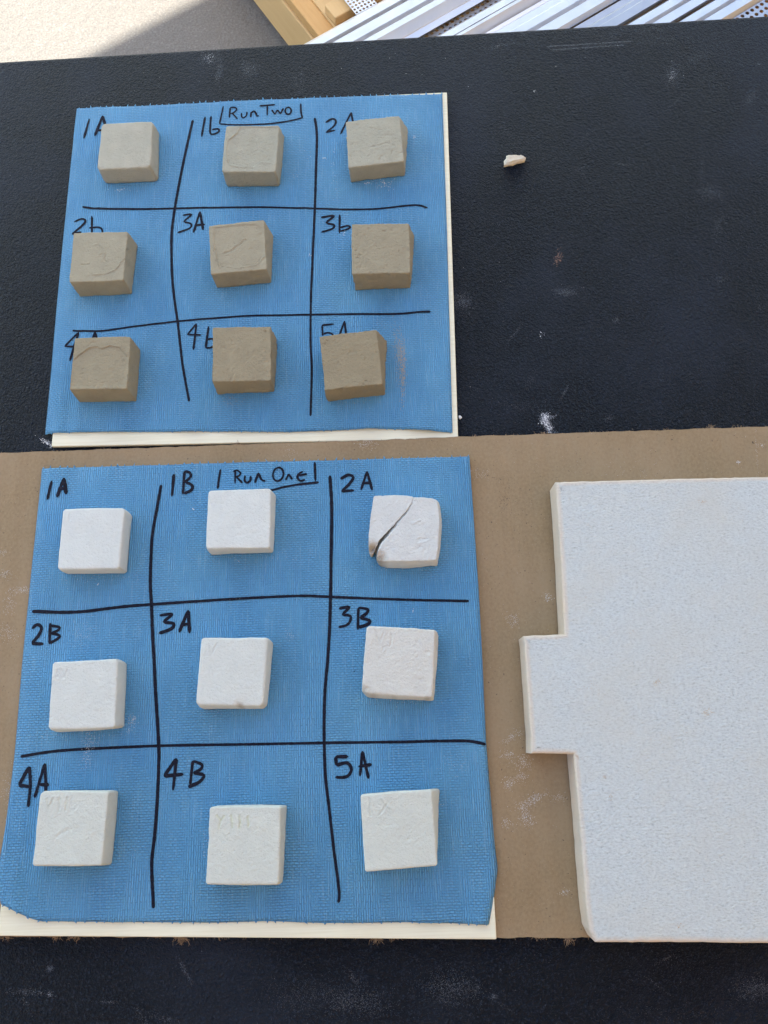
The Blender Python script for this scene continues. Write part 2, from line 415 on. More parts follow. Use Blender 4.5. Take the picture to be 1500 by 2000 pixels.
for x, n, L in ((356, 34, 0.006), (12, 14, 0.004), (110, 14, 0.004), (147, 14, 0.0045), (737, 40, 0.0055), (770, 18, 0.004), (1050, 12, 0.003), (1110, 26, 0.006), (425, 10, 0.003)):
    fuzz(x, 1832, n, L, -1, spread=0.0016)
tube_strands('torn_fibres', strands, 0.00016, M_FIBRE, card, 'stuff')

# plywood boards
def sheet(name, corners_px, z0, z1, mat, label, cat, bw=0.0006):
    c = PP(corners_px, z1)
    v = [(q[0], q[1], z0) for q in c] + [(q[0], q[1], z1) for q in c]
    f = [(3, 2, 1, 0), (4, 5, 6, 7), (0, 1, 5, 4), (1, 2, 6, 5), (2, 3, 7, 6), (3, 0, 4, 7)]
    o = mesh_obj(name, v, f, mat); bevel(o, bw)
    return tag(o, label, cat)
ZU = 0.0036; ZL = ZC + 0.0034
sheet('plywood_board', [(100, 872), (895, 857), (873, 180), (170, 212)], 0.0004, ZU, M_BOARD, 'thin cream board lying on the black table under the Run Two towel', 'board')
sheet('plywood_board', [(-6, 1828), (970, 1835), (917, 893), (103, 919)], ZC + 0.0003, ZL, M_BOARD, 'thin cream board lying on the cardboard under the Run One towel', 'board')

def towel_z(kind):
    def fz(x, y):
        q = np.stack([np.asarray(x) * 1.0, np.asarray(y) * 1.0, np.zeros_like(x)], -1)
        return 0.00022 * fbm(q * np.array([38, 14, 0]), 3 if kind else 8, 2)
    return fz
def towel(name, top, right, bottom, left, zt, fz, label, drops, seed):
    n = 110
    u = np.linspace(0, 1, n); U, V = np.meshgrid(u, u)
    W = coons(PP(top, zt), PP(right, zt), PP(bottom, zt), PP(left, zt), U, V)
    Z = zt + fz(W[..., 0], W[..., 1])
    # crinkle towards the torn edges
    q = np.stack([W[..., 0] * 90, W[..., 1] * 6, np.zeros_like(U)], -1)
    edge = np.exp(-V / 0.08) + 0.45 * np.exp(-(1 - V) / 0.04)
    for u0, am, sl in ((0.045, 0.0007, 0.02), (0.09, 0.0005, 0.02), (0.36, 0.0004, -0.03), (0.63, 0.0005, 0.02), (0.93, 0.0005, -0.02)):
        Z = Z + am * np.exp(-((U - u0 - sl * (V - 0.5)) / 0.011) ** 2) * (0.4 + 0.6 * np.abs(2 * V - 1))
    Z = Z + edge * 0.0026 * np.clip(fbm(q * np.array([0.55, 1, 1]), seed, 2) + 0.1, 0, 1)
    Z = Z + drops(U, V)
    W[..., 2] = np.maximum(Z, 0.0009)
    GRID[name + str(seed)] = W.reshape(-1, 3).copy()
    verts = W.reshape(-1, 3); faces = [(j * n + i, j * n + i + 1, (j + 1) * n + i + 1, (j + 1) * n + i) for j in range(n - 1) for i in range(n - 1)]
    V2 = [verts]; base = len(verts); r = np.random.default_rng(seed)
    for row, sgn in ((n - 1, 1), (0, -1)):       # perforation nibs along the torn edges
        x = W[row]; s = np.linspace(0.004, 0.996, 52) + r.normal(0, 0.0022, 52)
        for t in s:
            t = min(max(t, 0.0), 0.999); i = int(t * (n - 1)); a = x[i] * (1 - (t * (n - 1) - i)) + x[min(i + 1, n - 1)] * (t * (n - 1) - i)
            wd = r.uniform(0.0004, 0.0011); ln = r.uniform(0.0006, 0.0024) if sgn > 0 else r.uniform(0.0002, 0.0012)
            V2.append(np.array([a + [-wd, -sgn * 0.0003, 0.00002], a + [wd, -sgn * 0.0003, 0.00002], a + [r.normal() * 0.0006, sgn * ln, r.uniform(-0.0001, 0.0005)]]))
            faces.append((base, base + 1, base + 2)); base += 3
    o = mesh_obj(name, np.concatenate(V2), faces, M_TOWEL, smooth=True)
    m = o.modifiers.new('thickness', 'SOLIDIFY'); m.thickness = 0.00035; m.offset = -1
    tag(o, label, 'paper towel')
    return o
GRID = {}
fzU, fzL = towel_z(0), towel_z(1)
TZU, TZL = ZU + 0.0009, ZL + 0.0009
def dropU(U, V):
    return -0.0025 * np.clip(1 - U / 0.035, 0, 1) ** 2 * np.clip((0.95 - V) / 0.3, 0, 1)
def dropL(U, V):
    right = np.clip((U - 0.985) / 0.015, 0, 1) ** 2 * np.clip((0.5 - V) / 0.3, 0, 1)
    cornL = np.clip(1 - (U * 8 + V * 6), 0, 1)
    return -0.002 * right + 0.003 * cornL - 0.002 * np.clip(1 - U / 0.03, 0, 1) ** 2 * np.clip((V - 0.15) / 0.2, 0, 1)
towU = towel('blue_paper_towel', [(150, 212), (300, 206), (500, 196), (700, 188), (864, 184)], [(884, 845), (880, 700), (873, 450), (864, 184)],
             [(85, 846), (200, 844), (400, 843), (560, 844), (650, 841), (720, 838), (780, 838), (830, 842), (884, 845)],
             [(85, 846), (95, 745), (107, 605), (124, 430), (137, 320), (150, 212)], TZU, fzU,
             'upper blue paper towel with Run Two marker grid', dropU, 21)
towL = towel('blue_paper_towel', [(80, 915), (300, 909), (500, 903), (700, 898), (917, 892)],
             [(955, 1806), (966, 1750), (973, 1697), (966, 1640), (950, 1450), (935, 1150), (917, 892)],
             [(8, 1764), (32, 1776), (60, 1792), (85, 1799), (250, 1801), (420, 1802), (520, 1799), (640, 1803), (800, 1801), (880, 1803), (955, 1806)],
             [(8, 1764), (0, 1735), (0, 1690), (10, 1622), (25, 1482), (40, 1300), (60, 1100), (80, 915)], TZL, fzL,
             'lower blue paper towel with Run One marker grid', dropL, 33)

def grid_fz(key, zt):
    gp = GRID[key]
    def fz(x, y):
        x, y = np.atleast_1d(x).astype(float), np.atleast_1d(y).astype(float); out = np.zeros(len(x))
        for i in range(len(x)):
            d = (gp[:, 0] - x[i]) ** 2 + (gp[:, 1] - y[i]) ** 2; k = np.argpartition(d, 4)[:4]
            out[i] = gp[k, 2].max() - zt
        return out if len(out) > 1 else out[0]
    return fz
fzU, fzL = grid_fz('blue_paper_towel21', TZU), grid_fz('blue_paper_towel33', TZL)
# ------------------------------------------------------------------ marker strokes (flat ink on the towels)
def smooth_poly(pts, n=None):
    p = np.asarray(pts, float)
    if len(p) < 3: return resample(p, max(8, int(np.linalg.norm(p[-1] - p[0]) / 4)))
    out = []
    for i in range(len(p) - 1):
        p0, p1, p2, p3 = p[max(i - 1, 0)], p[i], p[i + 1], p[min(i + 2, len(p) - 1)]
        k = max(3, int(np.linalg.norm(p2 - p1) / 4))
        for t in np.linspace(0, 1, k, endpoint=False):
            out.append(0.5 * ((2 * p1) + (-p0 + p2) * t + (2 * p0 - 5 * p1 + 4 * p2 - p3) * t * t + (-p0 + 3 * p1 - 3 * p2 + p3) * t ** 3))
    out.append(p[-1]); return np.array(out)
INK_N = [0]
def ink(name, strokes, wpx, parent, zt, fz, label=None):
    V, F = [], []
    for si, s in enumerate(strokes):
        INK_N[0] += 1
        pp = smooth_poly(s); w = np.array([P(x, y, zt) for x, y in pp])
        mid = w[len(w) // 2]; mmpx = np.linalg.norm(P(*pp[len(pp) // 2], zt) - P(pp[len(pp) // 2][0] + 1, pp[len(pp) // 2][1], zt))
        hw = wpx * mmpx / 2
        d = np.gradient(w, axis=0); d[:, 2] = 0; d /= np.linalg.norm(d, axis=1)[:, None] + 1e-9
        nrm = np.stack([-d[:, 1], d[:, 0], np.zeros(len(d))], 1)
        L = np.concatenate([[0], np.cumsum(np.linalg.norm(np.diff(w, axis=0), axis=1))])
        e0 = np.clip(L / hw, 0, 1); e1 = np.clip((L[-1] - L) / hw, 0, 1)
        q = np.stack([L * 700, L * 0 + INK_N[0] * 3.7, L * 0], 1)
        wid = hw * (1 + 0.16 * fbm(q, 2, 2)) * (0.9 + 0.12 * np.sin(L / max(L[-1], 1e-6) * 2.5 + INK_N[0]))
        cap = np.sqrt(np.clip(1 - (1 - np.minimum(e0, e1)) ** 2, 0.15, 1))
        ra = wid * cap * (1 + 0.10 * fbm(q * 2.1, 11, 2)); rb = wid * cap * (1 + 0.10 * fbm(q * 2.1, 14, 2))
        ends = [w[0] - d[0] * hw * 0.5, w[-1] + d[-1] * hw * 0.5]
        b = len(V); off = 0.00022 + 0.00001 * si
        A = w + nrm * ra[:, None]; B = w - nrm * rb[:, None]
        for x in (A, w, B):
            x[:, 2] = zt + fz(x[:, 0], x[:, 1]) + off
        n = len(w)
        for i in range(n): V += [A[i], w[i], B[i]]
        for i in range(n - 1):
            a = b + 3 * i; F += [(a, a + 1, a + 4, a + 3), (a + 1, a + 2, a + 5, a + 4)]
    o = mesh_obj(name, V, F, M_INK, parent)
    if label: o['label'] = label
    return o
def ell(cx, cy, rx, ry, rot=0.0, a0=-1.9, a1=4.6, n=16):
    out = []
    for t in np.linspace(a0, a1, n):
        x, y = rx * math.cos(t), ry * math.sin(t)
        out.append((cx + x * math.cos(rot) - y * math.sin(rot), cy + x * math.sin(rot) + y * math.cos(rot)))
    return out
U_LINES = [
 [(377, 235), (366, 282), (353, 344), (342, 405), (336, 450), (335, 492), (337, 548), (342, 594), (347, 628), (352, 672), (357, 714), (365, 759), (370, 785)],
 [(615, 231), (619, 265), (617.6, 319), (615, 405), (612, 471), (609, 543), (607, 594), (606.7, 668), (609, 721), (608, 768), (606.7, 813)],
 [(161, 405), (192, 408), (276, 408.5), (343, 407.5), (490, 405), (615, 407.4), (681, 409.4), (738, 408), (795, 402), (818, 402), (835, 406.5)],
 [(142, 646.4), (198, 646.6), (262, 638), (346, 628), (430, 621), (490, 617), (606, 615), (700, 613.7), (773, 613.7), (817, 610), (841, 609)]]
for i, s in enumerate(U_LINES):
    ink('marker_line', [s], 5.2, towU, TZU, fzU)
U_LAB = [
 ('handwritten 1A', [[(175, 233), (164, 271)], [(201, 227), (186, 267)], [(201, 227), (206, 245), (214, 266)], [(190, 256), (213, 254)]], 5.2),
 ('handwritten 1b', [[(401, 229), (394, 268)], [(412.5, 227), (411, 246), (411, 261), (419, 262), (428, 257), (425.5, 252), (414, 254)]], 5.0),
 ('handwritten Run Two in a drawn box', [[(436.5, 208), (433, 224), (428.8, 242.4)], [(428.8, 242.4), (456, 244), (509, 243), (536, 241), (568, 236), (591, 230.5)], [(587.5, 202.5), (588, 219), (591, 232)],
   [(450, 211), (448, 231)], [(450, 211), (459, 211), (462.5, 215), (456, 221), (450, 222.5)], [(454, 222), (464, 233)],
   [(472, 221), (472, 228), (476, 230.5), (481.5, 226), (482.5, 219)], [(489.6, 229.6), (491, 219)], [(490.5, 222), (496, 217.5), (500, 222), (502.4, 227.2), (505.6, 226)],
   [(506.4, 207.7), (521.6, 206.7), (537.6, 205)], [(522.4, 207.2), (522, 226.4)], [(531, 215), (536.8, 224)], [(536.8, 224), (542.4, 215)], [(542.4, 215), (548, 223)], [(548, 223), (553.6, 212)],
   ell(563, 217, 5.8, 6.8)], 3.7),
 ('handwritten 2A', [[(636, 240), (649, 232.5), (656, 237), (652, 247), (637, 258.5)], [(636, 259), (655, 254.6)], [(686, 220), (665, 263)], [(686, 220), (690, 240), (700, 262)]], 4.6),
 ('handwritten 2b', [[(145, 434), (160, 428.6), (167.4, 432), (161, 441.6), (141, 458)], [(141, 458), (160, 454)], [(179.6, 422.4), (180, 458)], [(174, 445.8), (192, 444.6), (199, 448), (200.6, 456)]], 4.6),
 ('handwritten 3A', [[(357, 421), (374, 419.5), (360, 433), (372.6, 437), (371, 446), (347, 455)], [(391, 413.6), (378, 455)], [(391, 413.6), (397, 450)], [(381, 441), (400.6, 439)]], 5.2),
 ('handwritten 3b', [[(627, 425), (652, 422), (638, 435), (652, 439.5), (649, 447), (627, 454)], [(663.5, 419.4), (663, 456)], [(663.5, 452), (678, 448), (684, 444), (678, 441), (664, 445)]], 5.0),
 ('handwritten 4A', [[(154, 649), (127, 677.5)], [(127, 677.5), (150, 678)], [(154, 649), (137, 706)], [(186, 648.6), (174, 690)], [(186, 648.6), (196, 690)]], 4.8),
 ('handwritten 4b', [[(384, 633), (366, 654)], [(366, 654), (393.6, 655)], [(384, 633), (378, 684)], [(407.6, 637.4), (402, 680)], [(402, 680), (413, 679), (420, 672), (415, 662), (405, 664)]], 4.8),
 ('handwritten 5A', [[(628.7, 635.5), (652.7, 633)], [(629, 636), (630.4, 656)], [(632, 653), (640, 650), (651, 655), (648, 671), (632, 676)], [(673, 627), (655, 678)], [(673, 627), (678, 678)]], 4.6)]
for nm, st, w in U_LAB: ink('handwritten_label', st, w, towU, TZU, fzU, nm)
L_LINES = [
 [(315, 947), (306.7, 993), (298, 1043), (295, 1093), (294, 1143), (296, 1180), (298.5, 1243), (301.7, 1300), (304, 1350), (310, 1450), (310, 1500), (307, 1567), (302, 1633), (296.5, 1683), (298, 1733), (300, 1774)],
 [(644.3, 929), (647.7, 993), (646.7, 1093), (645.7, 1163), (643.8, 1226), (640, 1290), (635, 1347), (633, 1413), (634, 1480), (637, 1530), (643, 1580), (651.6, 1656), (658.5, 1708), (662.7, 1746), (661, 1763)],
 [(62.3, 1194), (120, 1196), (167, 1194), (233, 1186), (297, 1180.5), (400, 1173.5), (490, 1168), (587, 1164), (647, 1166), (747, 1170), (847, 1172.7), (916, 1174)],
 [(40, 1477.7), (100, 1468), (167, 1463), (300, 1457), (400, 1455), (490, 1453.5), (633, 1451), (780, 1449), (880, 1447), (920, 1448), (949, 1454)]]
for s in L_LINES: ink('marker_line', [s], 6.6, towL, TZL, fzL)
L_LAB = [
 ('handwritten 1A', [[(101.5, 939), (92.7, 976)], [(126, 934), (112, 972)], [(126, 934), (130, 966)], [(115, 957), (131.7, 953)]], 7),
 ('handwritten 1B', [[(340, 926), (335.7, 970)], [(361, 921), (357.7, 966)], [(361, 921), (371, 924), (373, 932), (362, 942)], [(362, 942), (375, 948), (375, 957), (360, 965)]], 6.6),
 ('handwritten Run One in a drawn box', [[(431, 917), (427.7, 937), (425.7, 955)], [(615, 903), (616.3, 940.7)], [(623, 942.7), (582, 946.7), (552, 952), (520, 959), (440, 960)],
   [(460, 918), (459.3, 945)], [(456, 922), (462.4, 919), (470, 924), (467.6, 929.4), (461, 932)], [(462, 932), (474, 944)],
   [(479, 929), (478, 939), (483, 943), (489, 939), (490, 930)], [(498, 944), (505, 924)], [(505, 924), (511, 937), (519, 940)],
   ell(543.5, 926.8, 10, 13.2, 0.25), [(558, 938), (564, 926)], [(564, 926), (571, 937)], [(592, 921), (583.5, 926), (581, 933.7), (587, 939.5), (596, 937)], [(584, 929), (600, 926)]], 4.6),
 ('handwritten 2A', [[(665, 936), (680, 928), (690, 932.7), (681, 947), (667.5, 959)], [(667, 960), (691.7, 957.5)], [(717, 921), (705, 957)], [(717, 921), (727, 958)], [(708, 944), (726, 943)]], 6.4),
 ('handwritten 2B', [[(62, 1228), (73, 1220), (81.5, 1226), (76.7, 1240), (62.5, 1256)], [(62, 1257), (86, 1258)], [(99, 1217), (97, 1258)], [(97, 1222), (116, 1225), (114, 1231), (100, 1237)], [(100, 1237), (116.5, 1241), (113, 1248), (97, 1256)]], 6.6),
 ('handwritten 3A', [[(312, 1202), (336.5, 1200), (321, 1214), (339, 1218), (335, 1228), (311, 1237)], [(368, 1192), (350, 1235)], [(368, 1192), (370.7, 1237)], [(355, 1221), (372, 1218)]], 7),
 ('handwritten 3B', [[(662, 1189), (682, 1186), (670, 1200), (684, 1203), (684, 1213), (677, 1221), (661, 1225)], [(700, 1187), (699, 1230)], [(700, 1187), (717.5, 1190), (716, 1198), (703, 1207)], [(703, 1207), (721.5, 1212), (719, 1219), (700, 1226)]], 6.8),
 ('handwritten 4A', [[(58, 1497), (37, 1534)], [(37, 1534), (63, 1536.5)], [(58, 1497), (60, 1533), (56, 1576)], [(88, 1491), (68, 1558)], [(88, 1491), (90, 1530), (90, 1560)], [(77, 1532), (96.5, 1533)]], 7.2),
 ('handwritten 4B', [[(345, 1481), (320.5, 1516)], [(320.5, 1516), (359, 1512)], [(345, 1481), (338, 1544)], [(376.7, 1486), (371.7, 1533)], [(376.7, 1486), (394, 1493), (392.5, 1502), (378, 1510)], [(378, 1510), (398, 1514), (390, 1527), (368, 1537)]], 7.0),
 ('handwritten 5A', [[(655, 1478), (680, 1477.7)], [(655.5, 1478), (657, 1495)], [(657, 1495), (678, 1490), (686.5, 1503), (677, 1517), (655, 1518)], [(708, 1467), (703, 1516)], [(708, 1467), (720, 1521)], [(700, 1497), (726, 1493)]], 7.0)]
for nm, st, w in L_LAB: ink('handwritten_label', st, w, towL, TZL, fzL, nm)
tdot = ink('marker_dot', [[(691.5, 1310.5), (692.5, 1311.5)]], 4.5, towL, TZL, fzL)

# ------------------------------------------------------------------ tiles
def seg_dist(q, pts):
    d = np.full(len(q), 1e9)
    for a, b in zip(pts[:-1], pts[1:]):
        ab = b - a; t = np.clip(((q - a) @ ab) / (ab @ ab + 1e-12), 0, 1)
        d = np.minimum(d, np.linalg.norm(q - (a + t[:, None] * ab), axis=1))
    return d
def in_poly(q, pts):
    c = np.zeros(len(q), bool); n = len(pts)
    for i in range(n):
        x1, y1 = pts[i]; x2, y2 = pts[(i + 1) % n]
        cond = ((y1 > q[:, 1]) != (y2 > q[:, 1])) & (q[:, 0] < (x2 - x1) * (q[:, 1] - y1) / (y2 - y1 + 1e-15) + x1)
        c ^= cond
    return c
def zpx(o, s, pts): return [(o[0] + x / s, o[1] + y / s) for x, y in pts]

def make_tile(name, label, group, mat, zb, t, top, bot, seed, re=0.0008, rc=0.06, rough=1.0, bow=0.012, bulge=0.0, strokes=(), patches=(), stains=(), chips=(), N=84, M=22, edges=None):
    """top: TL,TR,BR,BL pixels of the top face; bot: FL,FR,KR (front-left, front-right, back-right) of the foot.
    edges: optional dict of polylines (top,right,bottom,left) for the top outline"""
    r = np.random.default_rng(seed)
    TL, TR, BR, BL = PP(top, zb + t)
    FL, FR, KR = PP(bot, zb); KL = FL + KR - FR
    e = {'top': [TL, TR], 'right': [BR, TR], 'bottom': [BL, BR], 'left': [BL, TL]}
    if edges:
        for k, v in edges.items(): e[k] = PP(v, zb + t)
    cen = (TL + TR + BR + BL) / 4
    def bowed(poly, amt):
        p = resample(poly, 24); mid = (np.linspace(-1, 1, 24)) ; n = p[-1] - p[0]; n = np.array([-n[1], n[0], 0]); n /= np.linalg.norm(n)
        if ((p.mean(0) - cen) @ n) < 0: n = -n
        return p + n[None] * (amt * 0.02 * (1 - mid ** 2))[:, None]
    for k in e:
        if not (edges and k in edges): e[k] = bowed(e[k], bow * r.uniform(-1.0, 1.6))
    g = np.linspace(-1, 1, N + 1)
    zz = np.linspace(0, 1, M + 1)[::-1]
    U, V = np.meshgrid(g, g)
    topuv = np.stack([U.ravel(), V.ravel(), np.ones(U.size)], 1)
    loop = [i for i in range(N + 1)] + [(N + 1) * j + N for j in range(1, N + 1)] + [(N + 1) * N + i for i in range(N - 1, -1, -1)] + [(N + 1) * j for j in range(N - 1, 0, -1)]
    K = len(loop)
    parts = [topuv]
    for w in zz[1:]:
        rg = topuv[loop].copy(); rg[:, 2] = w; parts.append(rg)
    A = np.concatenate(parts)
    faces = [(j * (N + 1) + i, j * (N + 1) + i + 1, (j + 1) * (N + 1) + i + 1, (j + 1) * (N + 1) + i) for j in range(N) for i in range(N)]
    nb = (N + 1) ** 2
    prev = loop
    for k in range(M):
        cur = [nb + k * K + i for i in range(K)]
        faces += [(prev[i], cur[i], cur[(i + 1) % K], prev[(i + 1) % K]) for i in range(K)]
        prev = cur
    faces.append(tuple(prev[::-1]))
    hs = 0.02
    X = np.stack([A[:, 0] * hs, A[:, 1] * hs, A[:, 2] * t], 1)
    # round the top and foot edges
    rr = re * (1 + 0.5 * fbm(X * 160, seed, 2))
    lo = np.stack([-hs + rr, -hs + rr, np.minimum(rr * 0.8 + 0.0012, t / 3)], 1); hi = np.stack([hs - rr, hs - rr, t - rr], 1)
    Q = np.clip(X, lo, hi); D = X - Q; ln = np.linalg.norm(D, axis=1); mx = np.abs(D).max(1)
    k = np.where(ln > 1e-9, mx / np.maximum(ln, 1e-9), 1)
    X = Q + D * k[:, None]
    # round the plan corners
    rcs = rc if hasattr(rc, '__len__') else (rc, rc, rc, rc)      # TL TR BR BL
    uv = X[:, :2] / hs
    cr = np.where(uv[:, 0] < 0, np.where(uv[:, 1] > 0, rcs[0], rcs[3]), np.where(uv[:, 1] > 0, rcs[1], rcs[2]))[:, None]
    q2 = np.clip(uv, -1 + cr, 1 - cr); d2 = uv - q2; l2 = np.linalg.norm(d2, axis=1); m2 = np.abs(d2).max(1)
    uv = q2 + d2 * np.where(l2 > 1e-9, m2 / np.maximum(l2, 1e-9), 1)[:, None]
    w = X[:, 2] / t
    u01, v01 = (uv[:, 0] + 1) / 2, (uv[:, 1] + 1) / 2
    Tt = coons(e['top'], e['right'], e['bottom'], e['left'], np.clip(u01, 0, 1), np.clip(v01, 0, 1))
    bil = ((1 - u01) * (1 - v01))[:, None] * FL + (u01 * (1 - v01))[:, None] * FR + (u01 * v01)[:, None] * KR + ((1 - u01) * v01)[:, None] * KL
    # keep the outline's curvature on the foot too
    bilT = ((1 - u01) * (1 - v01))[:, None] * BL + (u01 * (1 - v01))[:, None] * BR + (u01 * v01)[:, None] * TR + ((1 - u01) * v01)[:, None] * TL
    Bt = bil + (Tt - bilT)
    ww = w[:, None]
    W = Tt * ww + Bt * (1 - ww)
    c2 = W.mean(0); out = W - c2; out[:, 2] = 0
    rad = np.linalg.norm(out, axis=1)[:, None]; od = out / np.maximum(rad, 1e-6)
    side = np.clip((np.maximum(np.abs(A[:, 0]), np.abs(A[:, 1])) - 0.9) / 0.1, 0, 1)
    W[:, :2] += (od * (bulge * 0.02 * np.sin(np.pi * w) * side)[:, None])[:, :2]
    W[:, 2] = zb + X[:, 2]
    # surface relief
    lowf = fbm(W * 70, seed + 1, 2) * 0.00035; mid = fbm(W * 260, seed + 2, 3) * 0.00017 * rough; hi_ = fbm(W * 900, seed + 3, 2) * 0.00011 * rough
    W[:, :2] += (od * ((lowf * 1.3 + mid * 1.6 + hi_ * 1.6) * side)[:, None])[:, :2]
    tm = np.clip((w - 0.93) / 0.07, 0, 1)
    flake = np.clip(fbm(W * np.array([150, 150, 240]), seed + 21, 3) - 0.12, 0, 1)
    W[:, :2] -= (od * (flake * 0.0009 * rough * side * (w < 0.97))[:, None])[:, :2]
    hz = (lowf + mid + hi_) * tm
    hz -= tm * 0.0011 * rough * np.clip(fbm(W * 420, seed + 23, 2) - 0.42, 0, 1)
    mark = np.zeros(len(W)); stain = np.zeros(len(W))
    fade = np.clip((1 - np.maximum(np.abs(A[:, 0]), np.abs(A[:, 1]))) / 0.06, 0, 1)
    jx = np.stack([fbm(W * 420, seed + 5, 2), fbm(W * 420, seed + 6, 2)], 1) * 0.0006
    q = W[:, :2] + jx
    for st in strokes:
        pts = np.array([P(x, y, zb + t)[:2] for x, y in st['p']])
        d = seg_dist(W[:, :2] + jx * st.get('j', 0.3), pts); wd = st.get('w', 0.0005); dep = st.get('d', -0.0004)
        br = 0.6 + 0.6 * np.clip(fbm(W * 500, seed + 9, 2) + 0.5, 0, 1)
        hz += tm * dep * br * (np.exp(-(d / wd) ** 2) - 0.35 * np.exp(-((d - 2.2 * wd) / wd) ** 2))
        if st.get('mark'): mark = np.maximum(mark, tm * st['mark'] * np.exp(-(d / (wd * 1.2)) ** 2))
    for pt in patches:
        pts = np.array([P(x, y, zb + t)[:2] for x, y in pt['p']])
        ins = in_poly(q, pts); d = seg_dist(q, np.concatenate([pts, pts[:1]]))
        sdist = np.where(ins, d, -d); msk = np.clip(sdist / 0.0005 + 0.5, 0, 1)
        hz += tm * fade * pt['h'] * msk + tm * fade * 0.00022 * np.exp(-(d / 0.0006) ** 2) * np.clip(fbm(W * 300, seed + 4, 2) + 0.35, 0, 1)
        hz += tm * fade * msk * fbm(W * 600, seed + 8, 3) * 0.00016
    for (x, y, rad_, amt) in stains:
        c = P(x, y, zb + t)[:2]; d = np.linalg.norm(q - c, axis=1)
        stain = np.maximum(stain, amt * np.clip(1.3 - d / rad_, 0, 1))
    for (x, y, rad_, dep) in chips:
        c = P(x, y, zb + t)[:2]; d = np.linalg.norm(q - c, axis=1)
        f = np.clip(1 - d / rad_, 0, 1)
        hz -= np.clip(w - 0.15, 0, 1) * dep * f * (1 + 1.0 * fbm(W * 380, seed + 12, 3))
    W[:, 2] += hz
    o = mesh_obj(name, W, faces, mat, smooth=True, attrs={'mark': mark, 'stain': stain})
    tag(o, label, 'tile', group)
    return o

